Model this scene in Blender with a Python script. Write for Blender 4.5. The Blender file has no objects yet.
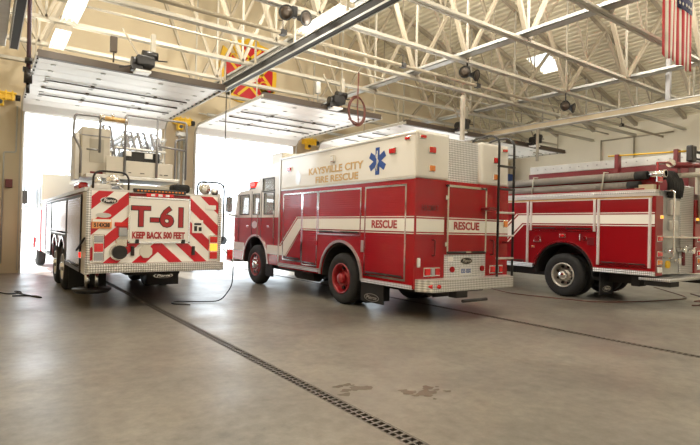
import bpy, bmesh, math, random
from mathutils import Vector, Matrix
random.seed(7)
SC = bpy.context.scene
COL = SC.collection
PI = math.pi

# ------------------------------------------------------------------ materials
MATS = {}
def mat(name, col, rough=0.5, metal=0.0, coat=0.0, emit=None, es=0.0, alpha=1.0, trans=0.0, noise=0.0, nscale=3.0, bump=None, bstr=0.3, spec=0.5):
    m = bpy.data.materials.new(name); m.use_nodes = True
    nt = m.node_tree; b = nt.nodes['Principled BSDF']
    b.inputs['Base Color'].default_value = (*col, 1)
    b.inputs['Roughness'].default_value = rough
    b.inputs['Metallic'].default_value = metal
    b.inputs['Coat Weight'].default_value = coat
    b.inputs['Coat Roughness'].default_value = 0.05
    b.inputs['Specular IOR Level'].default_value = spec
    if trans: b.inputs['Transmission Weight'].default_value = trans
    if alpha < 1: b.inputs['Alpha'].default_value = alpha
    if emit: 
        b.inputs['Emission Color'].default_value = (*emit, 1); b.inputs['Emission Strength'].default_value = es
    tc = nt.nodes.new('ShaderNodeTexCoord')
    if noise:
        n = nt.nodes.new('ShaderNodeTexNoise'); n.inputs['Scale'].default_value = nscale; n.inputs['Detail'].default_value = 5
        nt.links.new(tc.outputs['Object'], n.inputs['Vector'])
        r = nt.nodes.new('ShaderNodeMapRange'); r.inputs[1].default_value = 0.3; r.inputs[2].default_value = 0.7
        r.inputs[3].default_value = 1 - noise; r.inputs[4].default_value = 1 + noise * .5
        nt.links.new(n.outputs['Fac'], r.inputs[0])
        mx = nt.nodes.new('ShaderNodeVectorMath'); mx.operation = 'SCALE'
        mx.inputs[0].default_value = col
        nt.links.new(r.outputs[0], mx.inputs['Scale']); nt.links.new(mx.outputs[0], b.inputs['Base Color'])
    if bump:
        h = bump(nt, tc)
        bp = nt.nodes.new('ShaderNodeBump'); bp.inputs['Strength'].default_value = bstr; bp.inputs['Distance'].default_value = 0.01
        nt.links.new(h, bp.inputs['Height']); nt.links.new(bp.outputs[0], b.inputs['Normal'])
    MATS[name] = m
    return m
def b_noise(scale, detail=3):
    def f(nt, tc):
        n = nt.nodes.new('ShaderNodeTexNoise'); n.inputs['Scale'].default_value = scale; n.inputs['Detail'].default_value = detail
        nt.links.new(tc.outputs['Object'], n.inputs['Vector']); return n.outputs['Fac']
    return f
def b_wave(axis, period):
    def f(nt, tc):
        w = nt.nodes.new('ShaderNodeTexWave'); w.wave_type = 'BANDS'; w.bands_direction = axis; w.wave_profile = 'SIN'
        w.inputs['Scale'].default_value = 0.31416 / period; w.inputs['Distortion'].default_value = 0
        nt.links.new(tc.outputs['Object'], w.inputs['Vector']); return w.outputs['Fac']
    return f
def b_diamond(period):
    # raised lozenges of checker plate
    def f(nt, tc):
        k = 2*PI/period; outs = []
        for v in ((1, 1, 1), (1, 1, -1)):
            d = nt.nodes.new('ShaderNodeVectorMath'); d.operation = 'DOT_PRODUCT'; d.inputs[1].default_value = [c*k for c in v]
            nt.links.new(tc.outputs['Object'], d.inputs[0])
            q = nt.nodes.new('ShaderNodeMath'); q.operation = 'SINE'; nt.links.new(d.outputs['Value'], q.inputs[0]); outs.append(q)
        m = nt.nodes.new('ShaderNodeMath'); m.operation = 'MULTIPLY'; m.name = 'lozenge'
        nt.links.new(outs[0].outputs[0], m.inputs[0]); nt.links.new(outs[1].outputs[0], m.inputs[1])
        return m.outputs[0]
    return f
def tread_mat():
    m = mat('tread_plate', (0.62, 0.62, 0.61), 0.28, metal=0.8, bump=b_diamond(.085), bstr=.6)
    nt = m.node_tree; b = nt.nodes['Principled BSDF']; mr = nt.nodes.new('ShaderNodeMapRange')
    mr.inputs[1].default_value = -.6; mr.inputs[2].default_value = .6; mr.inputs[3].default_value = .42; mr.inputs[4].default_value = .85
    nt.links.new(nt.nodes['lozenge'].outputs[0], mr.inputs[0])
    nt.links.new(mr.outputs[0], b.inputs['Base Color']); return m
RED = mat('red_paint', (0.33, 0.001, 0.006), 0.25, coat=0.3, bump=b_noise(1.2, 2), bstr=0.12)
REDSH = mat('red_shutter', (0.33, 0.001, 0.008), 0.24, coat=0.3, bump=b_wave('Z', .045), bstr=0.28)
REDP = mat('engine_red_paint', (0.26, 0.002, 0.006), 0.28, coat=0.35)
MAROON = mat('maroon_paint', (0.16, 0.01, 0.015), 0.35, coat=0.3)
WHITE = mat('white_paint', (0.82, 0.80, 0.75), 0.25, coat=0.6)
CREAM = mat('cream_paint', (0.64, 0.60, 0.52), 0.3, coat=0.4)
STRIPE = mat('stripe_white', (0.86, 0.84, 0.79), 0.35)
STRIPER = mat('chevron_red', (0.52, 0.004, 0.015), 0.3, coat=0.3)
LCLR = mat('lens_dim', (0.35, 0.36, 0.38), 0.15, coat=1)
LETR = mat('letter_red', (0.36, 0.015, 0.02), 0.35)
GOLD = mat('gold_leaf', (0.62, 0.40, 0.16), 0.35, metal=0.35)
BLUE = mat('star_blue', (0.02, 0.07, 0.30), 0.35)
CHROME = mat('chrome', (0.85, 0.85, 0.86), 0.12, metal=1.0)
ALU = mat('brushed_aluminium', (0.68, 0.67, 0.65), 0.35, metal=0.9)
TREAD = tread_mat()
SILSH = mat('silver_shutter', (0.50, 0.48, 0.55), 0.15, metal=0.9, bump=b_wave('Z', .05), bstr=0.12)
RAILM = mat('rail_steel', (0.30, 0.30, 0.31), 0.4, metal=.6)
RUB = mat('tyre_rubber', (0.018, 0.018, 0.019), 0.75, noise=.3, nscale=8)
BLACKR = mat('black_rubber', (0.008, 0.008, 0.008), 0.6)
BLACK = mat('black_metal', (0.015, 0.014, 0.014), 0.4)
DARK = mat('dark_undercarriage', (0.02, 0.018, 0.017), 0.7)
STEELG = mat('polished_trim', (0.80, 0.78, 0.76), 0.3, metal=.5)
RIMS = mat('rim_aluminium', (0.55, 0.53, 0.48), 0.35, metal=.8)
RIMRED = mat('rim_red', (0.30, 0.008, 0.012), 0.35, coat=.3)
LRED = mat('lens_red', (0.62, 0.008, 0.012), 0.12, coat=1)
LAMB = mat('lens_amber', (0.75, 0.22, 0.03), 0.12, coat=1)
LAMPON = mat('lamp_amber_lit', (0.8, .3, .03), 0.2, emit=(1, .4, .05), es=1.5)
LREDON = mat('beacon_red_lit', (0.8, .03, .02), 0.2, emit=(1, .03, .02), es=1.0)
LWHITE = mat('lens_clear', (0.8, 0.8, 0.8), 0.1, coat=1)
GLASS = mat('window_glass', (0.75, 0.82, 0.82), 0.03, alpha=0.3, coat=1)
HOSEG = mat('grey_suction_hose', (0.30, 0.275, 0.25), 0.6, bump=b_wave('Y', .035), bstr=1.0)
TAN = mat('tan_wall', (0.64, 0.55, 0.39), 0.7, noise=.06, nscale=.6)
def b_brick(nt, tc):
    n = nt.nodes.new('ShaderNodeTexBrick'); n.inputs['Scale'].default_value = 1.0
    n.inputs['Color1'].default_value = (1, 1, 1, 1); n.inputs['Color2'].default_value = (1, 1, 1, 1); n.inputs['Mortar'].default_value = (0, 0, 0, 1)
    n.inputs['Brick Width'].default_value = .4; n.inputs['Row Height'].default_value = .2; n.inputs['Mortar Size'].default_value = .008
    mp = nt.nodes.new('ShaderNodeMapping'); mp.inputs['Rotation'].default_value = (PI/2, 0, PI/2)
    nt.links.new(tc.outputs['Object'], mp.inputs['Vector']); nt.links.new(mp.outputs[0], n.inputs['Vector']); return n.outputs['Color']
BLOCK = mat('cream_block_wall', (0.80, 0.75, 0.62), 0.7, noise=.05, nscale=.8, bump=b_brick, bstr=.25)
STEEL = mat('cream_steel', (0.40, 0.35, 0.265), 0.45, noise=.08)
STEELW = mat('pale_steel', (0.45, 0.42, 0.35), 0.4)
GALV = mat('galvanised', (0.55, 0.56, 0.55), 0.4, metal=0.5, noise=.12, nscale=6)
DECK = mat('roof_deck', (0.84, 0.78, 0.62), 0.55)
DOORW = mat('door_panel_white', (0.88, 0.88, 0.86), 0.4)
DBROWN = mat('dark_bronze', (0.075, 0.055, 0.04), 0.5)
YEL = mat('yellow_paint', (0.80, 0.50, 0.02), 0.45)
HOSER = mat('red_brown_hose', (0.11, 0.028, 0.018), 0.45)
PURP = mat('dark_plum_hose', (0.045, 0.015, 0.03), 0.5)
TUBE = mat('lamp_tube', (1, 1, 1), 0.4, emit=(1, .97, .9), es=1.6)
REFL = mat('white_reflector', (0.85, 0.85, 0.83), 0.4)
SKYL = mat('skylight_panel', (0.9, 0.92, 0.95), 0.5, trans=.0, alpha=.35)
ASPH = mat('pale_concrete_apron', (0.62, 0.61, 0.58), 0.8, noise=.1)
FARB = mat('pale_stucco', (0.62, 0.57, 0.5), 0.8)
FLAGR = mat('flag_red', (0.50, 0.02, 0.03), 0.7)
FLAGW = mat('flag_white', (0.78, 0.74, 0.66), 0.7)
FLAGB = mat('flag_blue', (0.02, 0.025, 0.09), 0.7)
GRATE = mat('iron_grate', (0.14, 0.125, 0.11), 0.45, metal=.6)
PIT = mat('drain_pit', (0.006, 0.006, 0.006), 0.9)
ORANGE = mat('plate_orange', (0.80, 0.33, 0.12), 0.5)
SHIRT = mat('dark_cloth', (0.015, 0.014, 0.013), 0.85)
TANBOX = mat('tan_box', (0.45, 0.38, 0.26), 0.7)

# floor: sealed concrete, patchy colour and gloss
def floor_mat():
    m = bpy.data.materials.new('sealed_concrete'); m.use_nodes = True; nt = m.node_tree; b = nt.nodes['Principled BSDF']
    L = nt.links.new; N = nt.nodes.new
    tc = N('ShaderNodeTexCoord')
    n1 = N('ShaderNodeTexNoise'); n1.inputs['Scale'].default_value = .45; n1.inputs['Detail'].default_value = 8; n1.inputs['Roughness'].default_value = .6
    n2 = N('ShaderNodeTexNoise'); n2.inputs['Scale'].default_value = 7; n2.inputs['Detail'].default_value = 9; n2.inputs['Roughness'].default_value = .72
    n3 = N('ShaderNodeTexNoise'); n3.inputs['Scale'].default_value = 1.3; n3.inputs['Detail'].default_value = 2
    for n in (n1, n2, n3): L(tc.outputs['Object'], n.inputs['Vector'])
    cr = N('ShaderNodeValToRGB'); e = cr.color_ramp.elements
    e[0].position = .2; e[0].color = (.105, .098, .088, 1); e[1].position = .8; e[1].color = (.250, .226, .186, 1)
    L(n1.outputs['Fac'], cr.inputs[0])
    mr = N('ShaderNodeMapRange'); mr.clamp = False; mr.inputs[1].default_value = 0; mr.inputs[2].default_value = 1; mr.inputs[3].default_value = .25; mr.inputs[4].default_value = 1.75
    L(n2.outputs['Fac'], mr.inputs[0])
    sc = N('ShaderNodeVectorMath'); sc.operation = 'SCALE'; L(cr.outputs[0], sc.inputs[0]); L(mr.outputs[0], sc.inputs['Scale'])
    L(sc.outputs[0], b.inputs['Base Color'])
    rr = N('ShaderNodeMapRange'); rr.clamp = False; rr.inputs[1].default_value = 0; rr.inputs[2].default_value = 1; rr.inputs[3].default_value = .22; rr.inputs[4].default_value = .50
    L(n3.outputs['Fac'], rr.inputs[0]); L(rr.outputs[0], b.inputs['Roughness'])
    b.inputs['Specular IOR Level'].default_value = .55
    return m
FLOOR = floor_mat()
WETM = mat('wet_stain', (0.145, 0.13, 0.105), 0.2)

# ------------------------------------------------------------------ mesh builder
EACH = {'rear_corner_body','running_board','rear_stripe','rear_stripe_edging','sill_strip','step_bracket','corner_tread','top_rail','grab_handle','grab_rail','cab_seat','rear_grab_rail','door_latch','window_pane','discharge_valve','cab_stripe','door_stripe','strut','hinge','rail_lip','reflective_stripe','stripe_edging','valve_cap','rear_control_box','door_seam','door_handle','track_hanger','rail_hanger','pipe_clamp','lens','tube','end_cap','hose_tray','roof_ladder','drip_rail','hose_bed','chassis','chrome_siren','clear_segments','decal_marks','rollers','spotlight','pole_clamp','ladder_bracket','pulley','nozzle_fitting','hand_holes','front_corner_moulding','hanger'}
class MB:
    def __init__(s): s.bm = bmesh.new()
    def poly(s, pts, smooth=False):
        f = s.bm.faces.new([s.bm.verts.new(p) for p in pts]); f.smooth = smooth; return s
    def box(s, a, b, bev=0):
        x0, x1 = sorted((a[0], b[0])); y0, y1 = sorted((a[1], b[1])); z0, z1 = sorted((a[2], b[2]))
        t = bmesh.new()
        v = [t.verts.new(p) for p in ((x0,y0,z0),(x1,y0,z0),(x1,y1,z0),(x0,y1,z0),(x0,y0,z1),(x1,y0,z1),(x1,y1,z1),(x0,y1,z1))]
        for q in ((3,2,1,0),(4,5,6,7),(0,1,5,4),(1,2,6,5),(2,3,7,6),(3,0,4,7)): t.faces.new([v[i] for i in q])
        if bev:
            bev = min(bev, .45*min(x1-x0, y1-y0, z1-z0))
            bmesh.ops.bevel(t, geom=t.edges[:], offset=bev, segments=2, affect='EDGES', profile=.5)
        s._add(t); return s
    def _add(s, t):
        me = bpy.data.meshes.new('tmp'); t.to_mesh(me); t.free(); s.bm.from_mesh(me); bpy.data.meshes.remove(me)
    def prism(s, prof, axis, a, b, bev=0):
        # prof: 2-D outline; axis 'x': (y,z), 'y': (x,z), 'z': (x,y)
        t = bmesh.new()
        def P(p, d):
            return {'x': (d, p[0], p[1]), 'y': (p[0], d, p[1]), 'z': (p[0], p[1], d)}[axis]
        A = [t.verts.new(P(p, a)) for p in prof]; B = [t.verts.new(P(p, b)) for p in prof]
        n = len(prof)
        t.faces.new(A); t.faces.new(B[::-1])
        for i in range(n): t.faces.new((A[i], B[i], B[(i+1) % n], A[(i+1) % n]))
        bmesh.ops.recalc_face_normals(t, faces=t.faces[:])
        if bev: bmesh.ops.bevel(t, geom=t.edges[:], offset=bev, segments=2, affect='EDGES', profile=.5, clamp_overlap=True)
        s._add(t); return s
    def tube(s, pts, r, seg=8, closed=False, caps=True):
        pts = [Vector(p) for p in pts]; n = len(pts); rings = []
        up = None
        for i, p in enumerate(pts):
            if closed: d = pts[(i+1) % n] - pts[i-1]
            elif i == 0: d = pts[1] - pts[0]
            elif i == n-1: d = pts[-1] - pts[-2]
            else: d = (pts[i+1]-pts[i]).normalized() + (pts[i]-pts[i-1]).normalized()
            if d.length < 1e-6: d = pts[min(i+1, n-1)] - pts[max(i-1, 0)]
            d.normalize()
            if up is None:
                up = Vector((0,0,1)) if abs(d.z) < .9 else Vector((1,0,0))
            u = (up - d*up.dot(d))
            if u.length < 1e-3: u = d.orthogonal()
            u.normalize(); up = u; w = d.cross(u)
            rr = r[i] if isinstance(r, (list, tuple)) else r
            rings.append([s.bm.verts.new(p + u*rr*math.cos(2*PI*k/seg) + w*rr*math.sin(2*PI*k/seg)) for k in range(seg)])
        m = n if closed else n-1
        for i in range(m):
            A, B = rings[i], rings[(i+1) % n]
            for k in range(seg):
                f = s.bm.faces.new((A[k], A[(k+1) % seg], B[(k+1) % seg], B[k])); f.smooth = seg > 5
        if caps and not closed:
            s.bm.faces.new(rings[0][::-1]); s.bm.faces.new(rings[-1])
        return s
    def bar(s, p, q, w, h=None):
        # square bar between two points
        h = h or w; p = Vector(p); q = Vector(q); d = (q-p).normalized()
        up = Vector((0,0,1)) if abs(d.z) < .95 else Vector((0,1,0))
        u = d.cross(up).normalized()*w/2; v = u.cross(d).normalized()*h/2
        A = [s.bm.verts.new(p+a*u+b*v) for a, b in ((-1,-1),(1,-1),(1,1),(-1,1))]
        B = [s.bm.verts.new(q+a*u+b*v) for a, b in ((-1,-1),(1,-1),(1,1),(-1,1))]
        s.bm.faces.new(A[::-1]); s.bm.faces.new(B)
        for i in range(4): s.bm.faces.new((A[i], A[(i+1)%4], B[(i+1)%4], B[i]))
        return s
    def cyl(s, c, r, h, axis='z', seg=20, r2=None):
        r2 = r if r2 is None else r2
        d = {'x': Vector((1,0,0)), 'y': Vector((0,1,0)), 'z': Vector((0,0,1))}[axis]
        c = Vector(c); return s.tube([c - d*h/2, c + d*h/2], [r, r2], seg)
    def lathe(s, c, prof, axis='x', seg=32):
        # prof: list of (radius, offset along axis)
        c = Vector(c); rings = []
        for r, o in prof:
            ring = []
            for k in range(seg):
                a = 2*PI*k/seg; q = (r*math.cos(a), r*math.sin(a))
                p = {'x': (o, q[0], q[1]), 'y': (q[0], o, q[1]), 'z': (q[0], q[1], o)}[axis]
                ring.append(s.bm.verts.new(c + Vector(p)))
            rings.append(ring)
        for A, B in zip(rings, rings[1:]):
            for k in range(seg):
                f = s.bm.faces.new((A[k], A[(k+1)%seg], B[(k+1)%seg], B[k])); f.smooth = True
        return s
    def ball(s, c, r, sc=(1,1,1), seg=12):
        t = bmesh.new(); bmesh.ops.create_uvsphere(t, u_segments=seg, v_segments=seg//2+2, radius=r)
        for v in t.verts: v.co = Vector(c) + Vector((v.co.x*sc[0], v.co.y*sc[1], v.co.z*sc[2]))
        for f in t.faces: f.smooth = True
        s._add(t); return s
    def clusters(s, marg=.002):
        bm = s.bm; bm.verts.index_update(); seen = set(); comps = []
        for v0 in bm.verts:
            if v0.index in seen: continue
            st = [v0]; seen.add(v0.index); comp = []
            while st:
                v = st.pop(); comp.append(v)
                for e in v.link_edges:
                    w = e.other_vert(v)
                    if w.index not in seen: seen.add(w.index); st.append(w)
            comps.append(comp)
        def bb(c): return [min(v.co[i] for v in c)-marg for i in range(3)] + [max(v.co[i] for v in c)+marg for i in range(3)]
        L = [[bb(c), c] for c in comps]; ch = True
        while ch:
            ch = False
            for i in range(len(L)):
                for j in range(i+1, len(L)):
                    a, b = L[i][0], L[j][0]
                    if all(a[k] <= b[k+3] and b[k] <= a[k+3] for k in range(3)):
                        L[i] = [[min(a[k], b[k]) for k in range(3)] + [max(a[k+3], b[k+3]) for k in range(3)], L[i][1]+L[j][1]]
                        L.pop(j); ch = True; break
                if ch: break
        return [c for _, c in L]
    def build(s, name, m, parent=None, fix=True):
        if parent is not None and name in EACH:
            cl = s.clusters()
            if len(cl) > 1:
                first = None
                for c in cl:
                    idx = {v.index: k for k, v in enumerate(c)}
                    t = MB(); nv = [t.bm.verts.new(v.co) for v in c]
                    fs = {f for v in c for f in v.link_faces}
                    for f in sorted(fs, key=lambda f: f.index):
                        g = t.bm.faces.new([nv[idx[v.index]] for v in f.verts]); g.smooth = f.smooth
                    o = t._build(name, m, parent, fix); first = first or o
                s.bm.free(); return first
        return s._build(name, m, parent, fix)
    def _build(s, name, m, parent=None, fix=True):
        if fix: bmesh.ops.recalc_face_normals(s.bm, faces=s.bm.faces[:])
        off = root_loc(parent) if parent else Vector((0,0,0))
        if parent is None:
            # origin at base centre
            vs = [v.co for v in s.bm.verts]
            off = Vector(((min(v.x for v in vs)+max(v.x for v in vs))/2, (min(v.y for v in vs)+max(v.y for v in vs))/2, min(v.z for v in vs)))
        bmesh.ops.translate(s.bm, verts=s.bm.verts[:], vec=-off)
        me = bpy.data.meshes.new(name); s.bm.to_mesh(me); s.bm.free()
        me.materials.append(m)
        o = bpy.data.objects.new(name, me); COL.objects.link(o)
        if parent: o.parent = parent
        else: o.location = off
        return o
def root_loc(o):
    while o.parent: o = o.parent
    return Vector(o.location)
def tag(o, label=None, cat=None, group=None, kind=None):
    if label: o['label'] = label
    if cat: o['category'] = cat
    if group: o['group'] = group
    if kind: o['kind'] = kind
    return o
def thing(name, loc, label, cat, group=None):
    o = bpy.data.objects.new(name, None); COL.objects.link(o); o.location = loc; o.empty_display_size = .2
    return tag(o, label, cat, group)
def struct(mb, name, m):
    return tag(mb.build(name, m), kind='structure')
def copy_tree(o, loc=None, parent=None):
    c = o.copy(); COL.objects.link(c)
    if parent: c.parent = parent
    if loc is not None: c.location = loc
    for ch in list(o.children): copy_tree(ch, None, c)
    return c
def bake(o):
    bpy.context.view_layer.update()
    dg = bpy.context.evaluated_depsgraph_get()
    me = bpy.data.meshes.new_from_object(o.evaluated_get(dg))
    o.modifiers.clear(); o.data = me
def cut(o, cutters):
    off = root_loc(o)
    tmp = []
    for mb in cutters:
        c = mb.build('cutter', BLACK); c.location = Vector(c.location) - (off if o.parent else Vector((0,0,0)))
        # express cutter in the frame of o
        c.location = Vector(c.location) + (off if o.parent else Vector((0,0,0)))
        md = o.modifiers.new('b', 'BOOLEAN'); md.operation = 'DIFFERENCE'; md.object = c; md.solver = 'EXACT'
        tmp.append(c)
    bake(o)
    for c in tmp: bpy.data.objects.remove(c)
def text(s, name, m, parent, loc, size, right, up, bold=0.0, depth=.004, width=None, shear=0, align='CENTER'):
    cu = bpy.data.curves.new(name, 'FONT'); cu.body = s; cu.size = size; cu.align_x = align; cu.align_y = 'CENTER'
    cu.extrude = depth/2; cu.offset = bold; cu.shear = shear; cu.resolution_u = 3
    t = bpy.data.objects.new('t', cu); COL.objects.link(t)
    bpy.context.view_layer.update()
    me = bpy.data.meshes.new_from_object(t.evaluated_get(bpy.context.evaluated_depsgraph_get()))
    bpy.data.objects.remove(t); bpy.data.curves.remove(cu)
    r = Vector(right).normalized(); u = Vector(up).normalized(); n = r.cross(u)
    sx = 1
    xs = [v.co.x for v in me.vertices]
    if width and xs: sx = width / (max(xs) - min(xs))
    off = root_loc(parent)
    for v in me.vertices:
        c = v.co.copy(); v.co = Vector(loc) + r*c.x*sx + u*c.y + n*c.z - off
    me.name = name; me.materials.clear(); me.materials.append(m)
    o = bpy.data.objects.new(name, me); COL.objects.link(o); o.parent = parent
    return o
def arc(cx, cy, r, a0, a1, n):
    return [(cx + r*math.cos(a0+(a1-a0)*i/n), cy + r*math.sin(a0+(a1-a0)*i/n)) for i in range(n+1)]
def clip(poly, axis, val, keep_gt):
    out = []
    for i, p in enumerate(poly):
        q = poly[(i+1) % len(poly)]
        ip = (p[axis] >= val) == keep_gt; iq = (q[axis] >= val) == keep_gt
        if ip: out.append(p)
        if ip != iq:
            t = (val - p[axis])/(q[axis]-p[axis]); out.append((p[0]+(q[0]-p[0])*t, p[1]+(q[1]-p[1])*t))
    return out
def round_path(pts, r, n=5):
    # polyline with rounded corners
    pts = [Vector(p) for p in pts]; out = [pts[0]]
    for i in range(1, len(pts)-1):
        a, b, c = pts[i-1], pts[i], pts[i+1]
        d1 = (a-b).normalized(); d2 = (c-b).normalized(); rr = min(r, (a-b).length*.49, (c-b).length*.49)
        p0 = b + d1*rr; p2 = b + d2*rr
        for k in range(n+1):
            t = k/n; out.append(p0*(1-t)**2 + b*2*t*(1-t) + p2*t*t)
    out.append(pts[-1]); return out

# ------------------------------------------------------------------ shared vehicle pieces
def wheel(root, xo, y, r, side, rim_m, width=.28, dual=False, hub=CHROME, rimr=.3):
    # xo: outer sidewall plane; side -1 faces -x
    s = side; zc = r
    tw = width
    t = MB()
    prof = [(rimr, -.02), (rimr+.02, 0), (r*.80, .015), (r-.05, 0), (r-.015, -.03), (r, -.06), (r, -tw+.06), (r-.015, -tw+.03), (r-.05, -tw), (rimr, -tw), (rimr-.01, -tw/2), (rimr, -.02)]
    t.lathe((xo, y, zc), [(a, b*s) for a, b in prof], 'x', 40)
    # tread blocks
    for k in range(44):
        a = 2*PI*k/44; d = Vector((0, math.cos(a), math.sin(a))); c = Vector((xo - s*(.055), y, zc)) + d*(r-.002)
        t.bar(c, c - Vector((s*(tw-.11), 0, 0)), .022, .012)
    ty = t.build('tyre', RUB, root)
    w = MB()
    w.lathe((xo, y, zc), [(a, b*s) for a, b in ((rimr+.012, -.004), (rimr+.005, .012), (rimr-.015, .01), (rimr-.03, -.03), (rimr-.045, -.07), (rimr*.84, -.16 if dual else -.07), (rimr*.62, -.17 if dual else -.02), (rimr*.5, -.12 if dual else .0), (rimr*.44, -.08), (.0005, -.08))], 'x', 32)
    rm = w.build('rim', rim_m, root)
    h = MB(); h.lathe((xo, y, zc), [(a, b*s) for a, b in ((rimr*.36, -.06), (rimr*.34, .02), (rimr*.26, .05), (.0005, .055))], 'x', 20)
    h.build('hub_cap', hub, rm)
    l = MB()
    for k in range(10):
        a = 2*PI*k/10; l.cyl((xo - s*(.11 if dual else .02), y + math.cos(a)*rimr*.54, zc + math.sin(a)*rimr*.54), .014, .06, 'x', 6)
    l.build('lug_nuts', hub, rm)
    hh = MB()
    for k in range(8):
        a = 2*PI*(k+.5)/8; hh.cyl((xo - s*(.140 if dual else .045), y + math.cos(a)*rimr*.71, zc + math.sin(a)*rimr*.73), .034, .05, 'x', 10)
    hh.build('hand_holes', BLACK, rm)
    if dual:
        t = MB(); t.lathe((xo - s*(tw+.05), y, zc), [(a, b*s) for a, b in prof], 'x', 32); t.build('tyre', RUB, root)
def lamp(root, c, size, m, normal='y', name='warning_light', housing=CHROME):
    # rectangular lens in a chrome bezel; normal -y or -x
    w, h = size; x, y, z = c
    if normal == 'y':
        a = MB().box((x-w/2-.015, y-.02, z-h/2-.015), (x+w/2+.015, y+.01, z+h/2+.015), .008).build(name, housing, root)
        MB().box((x-w/2, y-.045, z-h/2), (x+w/2, y-.018, z+h/2), .012).build('lens', m, a)
    else:
        a = MB().box((x-.02, y-w/2-.015, z-h/2-.015), (x+.01, y+w/2+.015, z+h/2+.015), .008).build(name, housing, root)
        MB().box((x-.045, y-w/2, z-h/2), (x-.018, y+w/2, z+h/2), .012).build('lens', m, a)
    return a
def arch_profile(y0, y1, z0, z1, arches, n=14):
    # side outline in (y,z): body from y0 (rear) to y1 (front), wheel arches cut from the bottom edge
    pts = [(y0, z1), (y0, z0)]
    for yc, zc, r in sorted(arches):
        b = math.asin(max(-1, min(1, (z0-zc)/r)))
        pts += arc(yc, zc, r, PI-b, b, n)
    pts += [(y1, z0), (y1, z1)]
    return pts
def arch_trim(root, x, yc, zc, r, z0, m=CHROME, w=.05, side=-1):
    b = math.asin((z0-zc)/r); P = []
    o = arc(yc, zc, r+w, PI-b*.9, b*.9, 18); i = arc(yc, zc, r, PI-b*.9, b*.9, 18)
    mb = MB()
    for k in range(18):
        mb.prism([i[k], o[k], o[k+1], i[k+1]], 'x', x, x + side*.025)
    return mb.build('fender_trim', m, root)
def side_door(root, x, y0, y1, z0, z1, m, name='roll_up_door', handle=True, fw=.035, fm=None):
    f = MB(); X0, X1 = x-.018, x+.002
    f.box((X0, y0-fw, z0-fw), (X1, y0, z1+fw)).box((X0, y1, z0-fw), (X1, y1+fw, z1+fw)).box((X0, y0, z1), (X1, y1, z1+fw)).box((X0, y0, z0-fw), (X1, y1, z0))
    p = MB().box((x-.008, y0, z0), (x+.004, y1, z1)).build(name, m, root)
    f.build('door_frame', fm or CHROME, p)
    if handle:
        MB().tube([(x-.035, y0+.05, z0+.045), (x-.035, y1-.05, z0+.045)], .012, 8).box((x-.03, y0+.03, z0+.02), (x-.008, y1-.03, z0+.03)).build('lift_bar', BLACK, p)
        MB().box((x-.03, (y0+y1)/2-.14, z0+.035), (x-.046, (y0+y1)/2+.14, z0+.055)).build('bar_grip', CHROME, p)
    return p
def stripe_mesh(root, segs, x, m, name='reflective_stripe', off=.011):
    # segs: list of quads in (y,z)
    mb = MB()
    for q in segs: mb.prism(q, 'x', x-off, x-off-.003)
    return mb.build(name, m, root)
def star_of_life(root, x, yc, zc, h):
    mb = MB()
    for k in range(3):
        a = PI/2 + k*PI/3; d = (math.cos(a), math.sin(a)); n = (-d[1], d[0]); L = h/2; w = h*.115
        q = [(yc + d[0]*L*s1 + n[0]*w*s2, zc + d[1]*L*s1 + n[1]*w*s2) for s1, s2 in ((-1,-1),(-1,1),(1,1),(1,-1))]
        mb.prism(q, 'x', x-.002, x-.006-.001*k)
    o = mb.build('star_of_life', BLUE, root)
    s = MB(); X = x-.012
    s.tube([(X, yc, zc-h*.36), (X, yc, zc+h*.38)], h*.02, 6)
    s.tube([(X, yc + h*.07*math.sin(t*.55), zc-h*.30 + t*h*.033) for t in range(18)], h*.016, 6)
    s.build('staff_emblem', STRIPE, o)
    return o
def oval_badge(root, c, w, h, normal, name='oval_badge', txt='Pierce', flat=False):
    # black oval badge with silver rim and script
    x, y, z = c
    def ell(k): return [(math.cos(2*PI*i/24)*w/2*k, math.sin(2*PI*i/24)*h/2*k) for i in range(24)]
    if normal == 'y':
        o = MB().prism([(x+a, z+b) for a, b in ell(1)], 'y', y, y-.012).build(name, CHROME, root)
        MB().prism([(x+a, z+b) for a, b in ell(.88)], 'y', y-.01, y-.016).build('badge_face', BLACK, o)
        text(txt, 'badge_lettering', CHROME, o, (x, y-.02, z), h*.7, (1,0,0), (0,0,1), bold=.002, width=w*.7, shear=.3)
    else:
        o = MB().prism([(y+a, z+b) for a, b in ell(1)], 'x', x, x-.012).build(name, CHROME, root)
        MB().prism([(y+a, z+b) for a, b in ell(.88)], 'x', x-.01, x-.016).build('badge_face', BLACK, o)
        text(txt, 'badge_lettering', CHROME, o, (x-.02, y, z), h*.7, (0,-1,0), (0,0,1), bold=.002, width=w*.7, shear=.3)
    return o

exec_parts = []
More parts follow.
